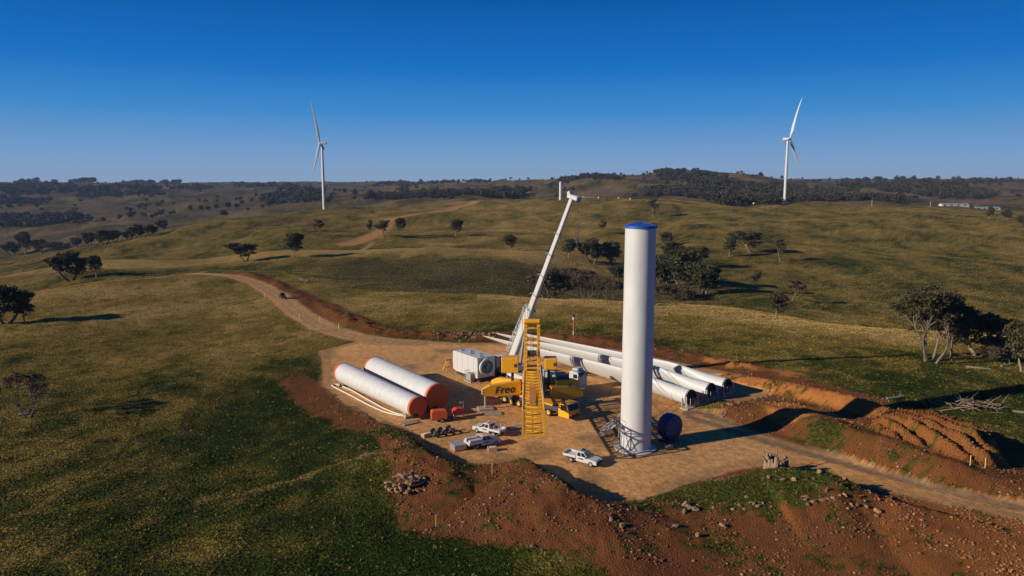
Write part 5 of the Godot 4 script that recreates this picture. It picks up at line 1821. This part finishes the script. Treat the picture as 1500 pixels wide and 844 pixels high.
func build_nacelle() -> void:
	var d := Vector2(5.1, -6.9)
	var o := thing("nacelle", "boxy white turbine nacelle on a transport frame with round hub opening", "nacelle", Vector3(-7.7, 0, -143.6), yaw_to(d.x, d.y))
	var s := Shape.new()
	s.prism([Vector2(-4.6, 1.2), Vector2(-4.6, 4.7), Vector2(-4.2, 4.95), Vector2(4.2, 4.95), Vector2(4.4, 4.8), Vector2(4.4, 0.9), Vector2(-3.6, 0.9)], -2.05, 2.05)
	part(o, "housing", s, M.white)
	s = Shape.new()
	s.xf = Transform3D(Basis(Vector3(0, 0, 1), -PI / 2), Vector3(4.4, 3.0, 0))
	s.lathe([Vector2(1.75, 0), Vector2(1.75, 0.5), Vector2(1.6, 0.55), Vector2(1.35, 0.5), Vector2(1.3, 0.1)], 32)
	part(o, "hub_ring", s, M.white)
	s = Shape.new()
	s.xf = Transform3D(Basis(Vector3(0, 0, 1), -PI / 2), Vector3(4.4, 3.0, 0))
	s.lathe([Vector2(1.32, 0.16), Vector2(0.8, 0.3), Vector2(0.45, 0.3), Vector2(0.45, 0.6), Vector2(0, 0.65)], 28)
	part(o, "main_shaft", s, M.teal)
	for k in 5:
		s = Shape.new()
		s.box(Vector3(-3.4 + k * 1.7, 5.0, -0.5 if k % 2 else 0.6), Vector3(0.9, 0.14, 0.9), 0.04)
		part(o, "roof_hatch", s, M.grey)
	s = Shape.new()
	s.tube(Vector3(-4.0, 4.9, 0.8), Vector3(-4.0, 6.9, 0.8), 0.05, 0.04, 6)
	s.box(Vector3(-4.0, 6.9, 0.8), Vector3(0.9, 0.06, 0.06))
	part(o, "wind_sensor_mast", s, M.grey)
	s = Shape.new()
	for z: float in [-1.5, 1.5]:
		s.bar(Vector3(-4.0, 0.3, z), Vector3(4.4, 0.3, z), 0.35)
	for x: float in [-3.2, 0.0, 3.6]:
		s.box(Vector3(x, 0.5, 0), Vector3(0.4, 0.9, 3.2))
	part(o, "transport_frame", s, M.dark)
	for k in 4:
		s = Shape.new()
		s.box(Vector3(-3.0 + k * 2.0, 2.9, 2.055), Vector3(0.04, 3.6, 0.02))
		part(o, "panel_seam", s, M.grey)

func build_site() -> void:
	build_standing_tower()
	tower_section("front tower section with white hoses beside it, ends covered orange", Vector2(-32.8, 138.3), Vector2(-15.5, 116.5), 1.95, 1.72)
	tower_section("rear thicker tower section lying behind the one with hoses", Vector2(-27.3, 141.2), Vector2(-12.7, 120.8), 2.2, 2.25)
	build_blades()
	build_white_crane()
	build_yellow_crane()
	build_nacelle()
	ute("white utility truck parked alone left of the standing tower", Vector3(9.9, 0, -97.7), yaw_to(4.3, -3.1), "")
	ute("white utility truck parked behind the one beside the silver box", Vector3(-3.6, 0, -109.8), yaw_to(-4.6, 3.2), "rack")
	ute("white utility truck with tool boxes, parked beside the silver box", Vector3(-4.3, 0, -104.2), yaw_to(5.0, 2.9), "boxes")

# ---------------------------------------------------------------- small things

func one(called: String, label: String, category: String, at: Vector3, turn: float, s: Shape, m: Material, group := "") -> Node3D:
	var o := MeshInstance3D.new()
	o.name = numbered(called)
	o.mesh = s.mesh(m)
	add_child(o)
	o.position = at
	o.rotation.y = turn
	tag(o, label, category, group)
	return o

func crate(label: String, at: Vector3, size: Vector3, turn: float, group := "") -> void:
	var o := thing("timber_crate", label, "crate", at, turn, group)
	for k in 3:
		for z: float in [-1.0, 1.0]:
			var s := Shape.new()
			s.box(Vector3(0, size.y * (0.18 + 0.31 * k), z * size.z * 0.5), Vector3(size.x, size.y * 0.26, 0.03))
			part(o, "slat", s, M.timber)
		for x: float in [-1.0, 1.0]:
			var s := Shape.new()
			s.box(Vector3(x * size.x * 0.5, size.y * (0.18 + 0.31 * k), 0), Vector3(0.03, size.y * 0.26, size.z))
			part(o, "slat", s, M.timber)
	var b := Shape.new()
	b.box(Vector3(0, 0.06, 0), Vector3(size.x, 0.1, size.z))
	part(o, "base", b, M.timber_grey)
	b = Shape.new()
	b.box(Vector3(0.05, size.y * 0.55, 0), Vector3(size.x * 0.7, size.y * 0.7, size.z * 0.7), 0.05)
	part(o, "contents", b, M.hose)

func build_small_things() -> void:
	var s: Shape
	# blue covered drum right of the tower
	var o := thing("covered_hub", "dark blue tarpaulin-covered round hub right of the standing tower", "hub", Vector3(23.8, 0, -106.2), deg_to_rad(-52))
	s = Shape.new()
	s.xf = Transform3D(Basis(Vector3(0, 0, 1), -PI / 2), Vector3(-1.0, 2.35, 0))
	s.lathe([Vector2(0, -0.25), Vector2(1.2, -0.2), Vector2(1.75, 0.0), Vector2(1.98, 0.45), Vector2(2.0, 1.4), Vector2(1.85, 1.9), Vector2(1.2, 2.15), Vector2(0, 2.2)], 30)
	part(o, "tarpaulin", s, M.navy)
	s = Shape.new()
	for k in 9:
		var a := TAU * k / 9.0
		s.bar(Vector3(1.25, 2.35, 0) + Vector3(0, cos(a), sin(a)) * 0.3, Vector3(0.75, 2.35, 0) + Vector3(0, cos(a), sin(a)) * 1.9, 0.1, 0.06)
		s.bar(Vector3(0.75, 2.35, 0) + Vector3(0, cos(a), sin(a)) * 1.99, Vector3(-0.7, 2.35, 0) + Vector3(0, cos(a + 0.1), sin(a + 0.1)) * 2.0, 0.09, 0.05)
	part(o, "tarpaulin_fold", s, M.blue)
	s = Shape.new()
	s.box(Vector3(-0.2, 0.2, 0), Vector3(1.8, 0.4, 2.4), 0.04)
	part(o, "stand", s, M.dark)
	crate("small crate with a pale bag at the foot of the blue-covered hub", Vector3(23.0, 0, -103.2), Vector3(1.1, 0.6, 0.8), 0.3)
	# prime mover and low trailer
	o = thing("prime_mover", "white truck cab and dark flat trailer parked beside the blades", "truck", Vector3(12.6, 0, -134.6), yaw_to(4.2, -3.4))
	s = Shape.new()
	s.prism([Vector2(-1.3, 1.0), Vector2(-1.3, 3.5), Vector2(-0.9, 3.75), Vector2(0.6, 3.5), Vector2(1.05, 2.3), Vector2(1.1, 1.0)], -1.22, 1.22)
	part(o, "cab", s, M.white)
	s = Shape.new()
	s.quad(Vector3(0.635, 3.42, -1.1), Vector3(0.635, 3.42, 1.1), Vector3(1.075, 2.36, 1.1), Vector3(1.075, 2.36, -1.1), Vector3(0, 2, 0))
	part(o, "windscreen", s, M.glass)
	for z: float in [-1.0, 1.0]:
		s = Shape.new()
		s.box(Vector3(0.05, 2.75, z * 1.235), Vector3(0.9, 0.75, 0.03))
		part(o, "window", s, M.glass)
		s = Shape.new()
		s.box(Vector3(0.2, 1.15, z * 1.15), Vector3(1.5, 0.3, 0.35), 0.1)
		part(o, "mudguard", s, M.white)
		s = Shape.new()
		s.box(Vector3(1.2, 1.0, z * 0.9), Vector3(0.1, 0.25, 0.4), 0.03)
		part(o, "headlight", s, M.lamp_glass)
		s = Shape.new()
		s.box(Vector3(0.9, 2.7, z * 1.45), Vector3(0.1, 0.6, 0.25), 0.03)
		part(o, "mirror", s, M.black)
		for x: float in [0.2, -2.9, -4.2]:
			wheel(o, Vector3(x, 0.52, z * 1.02), 0.52, 0.34, M.steel)
		for x: float in [-10.0, -11.3, -12.6]:
			wheel(o, Vector3(x, 0.48, z * 1.02), 0.48, 0.34, M.grey)
	s = Shape.new()
	s.box(Vector3(1.15, 0.75, 0), Vector3(0.25, 0.45, 2.4), 0.05)
	part(o, "bumper", s, M.white)
	s = Shape.new()
	s.box(Vector3(-0.2, 3.95, 0), Vector3(1.4, 0.5, 2.0), 0.2)
	part(o, "wind_deflector", s, M.white)
	s = Shape.new()
	s.box(Vector3(-2.4, 0.95, 0), Vector3(6.0, 0.3, 0.9))
	part(o, "chassis", s, M.dark)
	s = Shape.new()
	s.box(Vector3(-8.6, 1.35, 0), Vector3(11.0, 0.25, 2.5), 0.03)
	part(o, "trailer_deck", s, M.dark)
	s = Shape.new()
	for k in 6:
		s.box(Vector3(-5.0 - k * 1.5, 1.75 + 0.2 * (k % 3), 0.3 * (k % 2)), Vector3(1.1, 0.6 + 0.4 * (k % 3), 1.8), 0.06)
	part(o, "load", s, M.grey)
	s = Shape.new()
	for k in 5:
		s.bar(Vector3(-4.4 - k * 2.0, 1.4, 1.2), Vector3(-4.4 - k * 2.0, 2.9, 1.2), 0.08)
	s.bar(Vector3(-4.4, 2.8, 1.2), Vector3(-12.4, 2.8, 1.2), 0.07)
	part(o, "side_stake", s, M.galv)
	# yellow lifting frame and generator by the nacelle
	o = thing("lifting_frame", "small yellow lifting frame on the ground behind the nacelle", "lifting frame", Vector3(-13.2, 0, -148.6), 0.5)
	for x: float in [-0.9, 0.9]:
		s = Shape.new()
		s.bar(Vector3(x, 0, -0.9), Vector3(x * 0.4, 2.3, 0), 0.16)
		s.bar(Vector3(x, 0, 0.9), Vector3(x * 0.4, 2.3, 0), 0.16)
		part(o, "leg", s, M.yellow_worn)
	s = Shape.new()
	s.bar(Vector3(-1.1, 0.9, 0.55), Vector3(1.1, 0.9, 0.55), 0.14)
	s.bar(Vector3(-0.7, 2.3, 0), Vector3(0.7, 2.3, 0), 0.2)
	part(o, "beam", s, M.yellow_worn)
	o = thing("generator", "grey caged generator on skids in front of the nacelle", "generator", Vector3(-8.1, 0, -140.2), yaw_to(5.1, -6.9))
	s = Shape.new()
	s.box(Vector3(0, 1.0, 0), Vector3(1.7, 1.4, 1.3), 0.06)
	part(o, "housing", s, M.grey)
	s = Shape.new()
	for x: float in [-1.0, 1.0]:
		for z: float in [-0.75, 0.75]:
			s.bar(Vector3(x, 0, z), Vector3(x, 2.1, z), 0.09)
		s.bar(Vector3(x, 2.1, -0.75), Vector3(x, 2.1, 0.75), 0.09)
	for z: float in [-0.75, 0.75]:
		s.bar(Vector3(-1.0, 2.1, z), Vector3(1.0, 2.1, z), 0.09)
		s.bar(Vector3(-1.2, 0.12, z), Vector3(1.2, 0.12, z), 0.2)
	part(o, "cage", s, M.galv)
	# red compressor on a trailer, tool stand with red cover, black rollers
	o = thing("compressor_trailer", "orange-red compressor box on a two-wheeled trailer by the section ends", "compressor", Vector3(-12.0, 0, -115.6), yaw_to(4.6, 1.2))
	s = Shape.new()
	s.prism([Vector2(-1.25, 0.55), Vector2(-1.25, 1.75), Vector2(-1.0, 1.95), Vector2(1.1, 1.95), Vector2(1.3, 1.7), Vector2(1.3, 0.55)], -0.72, 0.72)
	part(o, "hood", s, M.red_orange)
	s = Shape.new()
	s.box(Vector3(0.6, 0.48, 0), Vector3(3.8, 0.14, 1.2))
	part(o, "chassis", s, M.dark)
	s = Shape.new()
	s.bar(Vector3(2.4, 0.45, 0.4), Vector3(3.6, 0.45, 0), 0.1)
	s.bar(Vector3(2.4, 0.45, -0.4), Vector3(3.6, 0.45, 0), 0.1)
	part(o, "drawbar", s, M.dark)
	for z: float in [-0.8, 0.8]:
		wheel(o, Vector3(0.4, 0.36, z), 0.36, 0.22, M.steel)
	o = thing("tool_stand", "steel tool stand with a bright red cover beside the compressor", "tool stand", Vector3(-8.9, 0, -117.6), 0.4)
	s = Shape.new()
	s.prism([Vector2(-0.95, 0.75), Vector2(-1.05, 1.35), Vector2(-0.5, 1.75), Vector2(0.6, 1.65), Vector2(1.0, 1.25), Vector2(0.7, 0.75)], -0.6, 0.6)
	part(o, "cover", s, M.red)
	for x: float in [-0.7, 0.7]:
		for z: float in [-0.45, 0.45]:
			s = Shape.new()
			s.bar(Vector3(x, 0, z), Vector3(x, 0.9, z), 0.1)
			part(o, "leg", s, M.hose)
	s = Shape.new()
	s.tube(Vector3(0.85, 0.8, 0), Vector3(0.85, 2.6, 0), 0.05, 0.05, 8)
	s.box(Vector3(0.6, 2.5, 0), Vector3(0.7, 0.3, 0.2), 0.05)
	part(o, "lamp_post", s, M.steel)
	o = thing("roller_frame", "low black frame of rubber rollers on the hardstand edge", "roller frame", Vector3(-10.7, 0, -109.2), yaw_to(3.8, 2.4))
	s = Shape.new()
	for z: float in [-0.7, 0.7]:
		s.bar(Vector3(-2.1, 0.35, z), Vector3(2.1, 0.35, z), 0.16)
	for x: float in [-2.0, -0.6, 0.7, 2.0]:
		s.bar(Vector3(x, 0.35, -0.9), Vector3(x, 0.35, 0.9), 0.16)
		s.bar(Vector3(x, 0.35, 0.7), Vector3(x + 0.3, 1.1, 0.5), 0.1)
	part(o, "frame", s, M.dark)
	for x: float in [-1.4, -0.1, 1.3]:
		for z: float in [-0.75, 0.75]:
			wheel(o, Vector3(x, 0.6, z), 0.45, 0.35, M.grey)
	crate("timber crate at the left end of the black roller frame", Vector3(-13.2, 0, -108.2), Vector3(1.2, 0.7, 1.0), 0.6, "timber crates on the hardstand")
	crate("small crate of odds and ends in front of the boxed truck", Vector3(-2.9, 0, -102.2), Vector3(1.2, 0.7, 0.8), 0.2, "timber crates on the hardstand")
	o = thing("aluminium_box", "silver aluminium box on the ground behind the boxed truck", "box", Vector3(-7.9, 0, -102.9), yaw_to(5.0, 2.9))
	s = Shape.new()
	s.box(Vector3(0, 0.45, 0), Vector3(1.9, 0.8, 1.7), 0.03)
	part(o, "body", s, M.steel)
	s = Shape.new()
	s.box(Vector3(0, 0.87, 0), Vector3(1.96, 0.07, 1.76), 0.02)
	part(o, "lid", s, M.galv)
	# timber mats and steel plates lying about
	for q: Array in [[-3.2, 119.4, 0.1, "pair of bearers under the hazard-striped outrigger arm"], [-2.2, 139.0, -0.4, "timber mat in front of the white crane"], [0.6, 112.4, 0.5, "timber mat left of the boom end frame"], [40.2, 125.4, 0.5, "short timber stack at the corner behind the blade roots"], [14.5, 126.5, 0.2, "pale plank stack in the crane's shade"], [-16.6, 114.6, 0.65, "long bearer in front of the near orange section end"]]:
		var m := thing("timber_mat", q[3], "timber", Vector3(q[0], 0, -q[1]), q[2], "loose timber on the hardstand")
		for k in 4:
			s = Shape.new()
			s.box(Vector3(0, 0.11 + 0.012 * (k % 2), -0.6 + k * 0.4), Vector3(3.0 - 0.2 * (k % 3), 0.2, 0.36), 0.02)
			part(m, "plank", s, M.timber_grey if q[0] < 10.0 else M.timber)
	# white hoses looped along the near section
	var h1 := [Vector2(-19.0, 121.5), Vector2(-18.0, 118.9), Vector2(-19.4, 119.3), Vector2(-22.5, 122.6), Vector2(-26.0, 127.5), Vector2(-30.0, 133.2), Vector2(-33.4, 137.0), Vector2(-34.6, 137.6)]
	var h2 := [Vector2(-17.2, 117.6), Vector2(-21.0, 119.6), Vector2(-25.2, 124.2), Vector2(-29.4, 129.8), Vector2(-32.4, 133.6), Vector2(-34.5, 136.4), Vector2(-34.6, 137.4)]
	for k in 2:
		var c := Curve3D.new()
		var pts: Array = [h1, h2][k]
		for i in pts.size():
			var t: Vector2 = (pts[mini(i + 1, pts.size() - 1)] - pts[maxi(i - 1, 0)]) / 6.0
			c.add_point(Vector3(pts[i].x, 0.14, -pts[i].y), -Vector3(t.x, 0, -t.y), Vector3(t.x, 0, -t.y))
		s = Shape.new()
		s.path(Array(c.tessellate(4, 3)), 0.13, 8)
		one("white_hose", ["inner white hose lying close along the front tower section", "outer white hose lying along the edge of the grass"][k], "hose", Vector3.ZERO, 0.0, s, M.hose, "white hoses by the front section")
	# sign post behind the blades
	o = thing("marker_post", "red and white marker post with dark lantern behind the blades", "post", ground(15.4, 179.6), 0.0)
	s = Shape.new()
	s.tube(Vector3(0, -0.3, 0), Vector3(0, 3.9, 0), 0.14, 0.14, 8)
	part(o, "shaft", s, M.red_orange)
	s = Shape.new()
	s.tube(Vector3(0, 0, 0), Vector3(0, 1.0, 0), 0.16, 0.16, 8)
	s.tube(Vector3(0, 3.9, 0), Vector3(0, 4.5, 0), 0.3, 0.3, 10)
	part(o, "white_band", s, M.white)
	s = Shape.new()
	s.box(Vector3(0, 4.85, 0), Vector3(0.55, 0.65, 0.5), 0.1)
	part(o, "lantern", s, M.black)
	for q: Array in [[-61.0, 206.6, "white road post, left of two where the road narrows"], [-54.0, 202.5, "white road post, right of two where the road narrows"], [-84.5, 247.0, "white road post below the dark vehicle"], [-46.5, 193.0, "white road post nearest the hardstand"]]:
		o = thing("road_post", q[2], "post", ground(q[0], q[1]), 0.0, "posts along the haul road")
		s = Shape.new()
		s.tube(Vector3(0, -0.2, 0), Vector3(0, 1.5, 0), 0.12, 0.1, 8)
		part(o, "shaft", s, M.white)
		s = Shape.new()
		s.tube(Vector3(0, 1.5, 0), Vector3(0, 1.65, 0), 0.11, 0.11, 8)
		part(o, "reflector", s, M.red_orange)
	# dark buggy on the haul road
	o = thing("buggy", "small dark off-road buggy driving on the haul road", "vehicle", ground(-77.5, 244.0) + Vector3.UP * 0.05, yaw_to(0.5, -0.87))
	s = Shape.new()
	s.prism([Vector2(-1.7, 0.5), Vector2(-1.7, 1.1), Vector2(0.7, 1.15), Vector2(1.7, 0.95), Vector2(1.75, 0.5)], -0.85, 0.85)
	part(o, "body", s, M.black)
	cabin(o, -0.7, 0.8, 0.8, 1.12, -0.55, 0.35, 0.66, 1.85, M.dark)
	for z: float in [-0.8, 0.8]:
		for x: float in [-1.15, 1.15]:
			wheel(o, Vector3(x, 0.42, z), 0.42, 0.28, M.grey)
		s = Shape.new()
		s.box(Vector3(1.72, 0.85, z * 0.7), Vector3(0.1, 0.18, 0.3), 0.02)
		part(o, "headlight", s, M.lamp_glass)
	build_rocks()
	build_wood_debris()

func rock(called: String, label: String, at: Vector3, size: float, sd: int, tone: Color, group: String) -> void:
	var m: StandardMaterial3D = rock_mats[sd % rock_mats.size()]
	var o := MeshInstance3D.new()
	o.name = numbered(called)
	o.mesh = rock_shapes[sd % rock_shapes.size()]
	o.set_surface_override_material(0, m)
	add_child(o)
	o.position = at
	o.rotation = Vector3(0.3 * sin(sd * 1.7), sd * 2.399, 0.3 * cos(sd * 2.1))
	o.scale = Vector3(size, size * (0.75 + 0.25 * sin(sd * 3.3)), size * (0.8 + 0.2 * cos(sd * 1.3)))
	tag(o, label, "rock", group)

var rock_shapes := []
var rock_mats := []

func build_rocks() -> void:
	var r := RandomNumberGenerator.new()
	r.seed = 909
	for k in 7:
		rock_shapes.append(stone_shape(500 + k, 2).mesh(M.stone))
	var tex := noise_texture(0.05, 0.6, 1.0, 33, 256)
	for c: Color in [lin(0.40, 0.235, 0.125), lin(0.30, 0.17, 0.09), lin(0.46, 0.25, 0.105), lin(0.27, 0.18, 0.12)]:
		var m := mat(c, 0.9)
		m.albedo_texture = tex
		m.uv1_triplanar = true
		m.uv1_scale = Vector3(0.8, 0.8, 0.8)
		rock_mats.append(m)
	var sd := 1
	# heap of field stones at the edge of the pasture
	for k in 78:
		var a := r.randf() * TAU
		var t := sqrt(r.randf())
		var x := -13.4 + cos(a) * 2.5 * t
		var D := 87.6 + sin(a) * 2.4 * t
		var sz := r.randf_range(0.45, 0.95)
		var up := 1.25 * (1.0 - t) * r.randf_range(0.5, 1.0)
		rock("heap_stone", "field stone in the loose heap at the green pasture's edge", ground(x, D) + Vector3.UP * (up + sz * 0.18), sz, sd, Color.WHITE, "stones in the heap")
		sd += 1
	# boulders strewn below the green mound
	for k in 44:
		var t := r.randf()
		var x := lerpf(20.0, 42.5, t) + r.randfn() * 0.6
		var D := 81.6 + sin(t * 5.0) * 0.5 - 0.6 * absf(t - 0.5) + r.randfn() * 0.75
		var sz := r.randf_range(0.35, 0.75) if k % 5 else r.randf_range(0.8, 1.15)
		rock("boulder", "boulder in the row strewn below the weedy green mound", ground(x, D) + Vector3.UP * sz * 0.15, sz, sd, Color.WHITE, "boulders below the green mound")
		sd += 1
	for q: Array in [[33.4, 86.0], [34.6, 85.6], [37.0, 85.4], [38.0, 86.3], [39.5, 86.6], [40.6, 85.2], [32.0, 86.9]]:
		rock("boulder", "pale boulder among the weeds near the mound's top", ground(q[0], q[1]) + Vector3.UP * 0.2, r.randf_range(0.5, 0.9), sd, Color.WHITE, "boulders on the green mound")
		sd += 1
	for q: Array in [[20.2, 75.0, "lone orange boulder on the bare front slope"], [18.2, 76.6, "boulder left of the lone orange boulder"], [23.6, 77.4, "boulder right above the lone orange boulder"], [10.9, 76.0, "larger rock on the bare slope below the bank's left end"], [12.0, 75.2, "rock touching the larger rock on the bare slope"], [2.2, 72.0, "red clod at the grass edge of the bare slope"]]:
		rock("boulder", q[2], ground(q[0], q[1]) + Vector3.UP * 0.15, 0.8, sd, Color.WHITE, "single rocks on the bare slope")
		sd += 1
	# broken rock along the red strip behind the hardstand and along its corner
	for k in 60:
		var t := r.randf()
		var x := lerpf(-20.0, -3.0, t)
		var D := lerpf(184.5, 181.0, t) + r.randfn() * 1.6
		rock("rubble_rock", "broken rock in the red strip behind the nacelle", ground(x, D) + Vector3.UP * 0.1, r.randf_range(0.5, 1.2), sd, Color.WHITE, "rubble behind the nacelle")
		sd += 1
	for k in 34:
		var t := r.randf()
		var p := Vector2(34.6, 119.0).lerp(Vector2(51.0, 134.8), t) if k % 3 else Vector2(34.4, 116.8).lerp(Vector2(37.0, 121.0), r.randf())
		rock("kerb_stone", "dark stone lining the hardstand corner by the blade roots", ground(p.x + r.randfn() * 0.25, p.y + r.randfn() * 0.25) + Vector3.UP * 0.08, r.randf_range(0.35, 0.75), sd, Color.WHITE, "stones lining the hardstand corner")
		sd += 1
	for k in 26:       # outcrop on the crest of the left hill
		var t := r.randf()
		var p := Vector2(-520, 800).lerp(Vector2(-330, 1020), t) + Vector2(r.randfn() * 10.0, r.randfn() * 10.0)
		rock("outcrop_rock", "pale rock of the outcrop along the left hill crest", ground(p.x, p.y) + Vector3.UP * 0.3, r.randf_range(1.5, 3.4), sd, Color.WHITE, "outcrop on the left hill")
		sd += 1
	for k in 16:
		var p := Vector2(340 + r.randfn() * 12.0, 760 + r.randfn() * 16.0)
		rock("outcrop_rock", "pale rock lying in the grass high on the right hillside", ground(p.x, p.y) + Vector3.UP * 0.2, r.randf_range(0.8, 1.8), sd, Color.WHITE, "rocks on the right hillside")
		sd += 1

func build_wood_debris() -> void:
	var r := RandomNumberGenerator.new()
	r.seed = 313
	# hollow stump on the mound
	var o := thing("tree_stump", "weathered split tree stump standing on the green mound", "stump", ground(35.0, 92.6) + Vector3.DOWN * 0.1, 0.4)
	o.scale = Vector3(1.2, 1.25, 1.2)
	var s := Shape.new()
	for k in 22:
		var a := TAU * k / 22.0 * 0.9
		var b := Vector3(cos(a), 0, sin(a))
		var hgt := 1.75 + 0.45 * absf(sin(k * 1.9)) + (0.35 if k % 7 == 2 else 0.0)
		s.tube(b * 1.05, b * r.randf_range(0.85, 1.15) + Vector3.UP * hgt, 0.38, 0.1 + 0.2 * r.randf(), 6)
	for k in 6:
		var a := k * 1.1
		s.tube(Vector3(cos(a) * 0.9, 1.2, sin(a) * 0.9), Vector3(cos(a) * 1.7, 1.9 + 0.2 * k, sin(a) * 1.7), 0.14, 0.04, 5)
	part(o, "wood", s, M.dead_wood)
	s = Shape.new()
	s.tube(Vector3(0, 0, 0), Vector3(0.1, 1.5, 0), 1.0, 0.85, 12)
	part(o, "hollow", s, M.dead_dark)
	s = Shape.new()
	for k in 5:
		var a := TAU * k / 5.0
		s.tube(Vector3(cos(a), 0.5, sin(a)) * 0.8, Vector3(cos(a) * 2.0, 0.05, sin(a) * 2.0), 0.3, 0.1, 6)
	part(o, "root", s, M.dead_wood)
	# heap of cleared branches at the right
	o = thing("branch_heap", "heap of grey cleared branches lying on the right pasture", "branches", ground(80.5, 124.5), 0.0)
	for k in 70:
		var p := Vector3(r.randfn() * 3.6, 0, r.randfn() * 1.5)
		p.y = height(80.5 + p.x, 124.5 - p.z) - o.position.y + maxf(0.0, 1.1 - absf(p.x) * 0.2) * r.randf()
		var d := Vector3(r.randf_range(-1, 1), r.randf_range(-0.15, 0.45), r.randf_range(-1, 1)).normalized()
		s = Shape.new()
		var ln := r.randf_range(1.2, 3.6)
		var m := p + d * ln * 0.5 + Vector3(r.randfn(), absf(r.randfn()), r.randfn()) * 0.15
		s.tube(p, m, 0.10, 0.07, 5)
		s.tube(m, p + d * ln + Vector3(0, r.randfn() * 0.2, 0), 0.07, 0.025, 5)
		part(o, "branch", s, M.dead_wood if k % 3 else M.bark_pale)
	for q: Array in [[69.5, 128.5, 3.4, 0.2, "short grey log at the right end of the red stockpile"], [88.5, 121.0, 4.5, -0.5, "pale log right of the branch heap"], [99.5, 152.0, 4.5, -0.6, "bleached fallen branch below the gum group"], [106.5, 153.5, 3.0, 0.3, "bleached log at the foot of the low gum"], [-86.5, 301.0, 9.0, -0.9, "fallen bleached tree above the haul road"], [-82.0, 118.6, 1.6, 0.3, "short bleached log beside the bare shrubby tree"]]:
		o = thing("fallen_log", q[4], "log", ground(q[0], q[1]) + Vector3.UP * 0.15, q[3], "fallen timber on the pasture")
		s = Shape.new()
		s.tube(Vector3(-q[2] * 0.5, 0, 0), Vector3(q[2] * 0.5, 0.15, 0.1), 0.28, 0.16, 8)
		part(o, "trunk", s, M.bark_pale)
		for k in 3:
			s = Shape.new()
			var x: float = q[2] * (-0.1 + 0.2 * k)
			s.tube(Vector3(x, 0.1, 0), Vector3(x + q[2] * 0.2, 0.5 + 0.3 * k, q[2] * (0.25 if k % 2 else -0.25)), 0.1, 0.03, 6)
			part(o, "branch", s, M.bark_pale)
	for q: Array in [[60.2, 91.8, "left of two yellow stakes at the foot of the furrowed heap"], [62.6, 92.4, "right of two yellow stakes at the foot of the furrowed heap"], [-8.6, 78.2, "yellow survey stake on the bare front slope"], [-2.6, 92.0, "short pale stake on the bank in front of the crates"], [-20.0, 97.0, "orange survey stake in the weeds left of the stone heap"]]:
		o = thing("survey_stake", q[2], "stake", ground(q[0], q[1]), 0.3, "survey stakes")
		s = Shape.new()
		s.box(Vector3(0, 0.55, 0), Vector3(0.12, 1.5, 0.08))
		part(o, "shaft", s, M.stake if q[0] > -15.0 else M.red_orange)
		s = Shape.new()
		s.box(Vector3(0, 1.34, 0), Vector3(0.14, 0.1, 0.1))
		part(o, "tip", s, M.white)
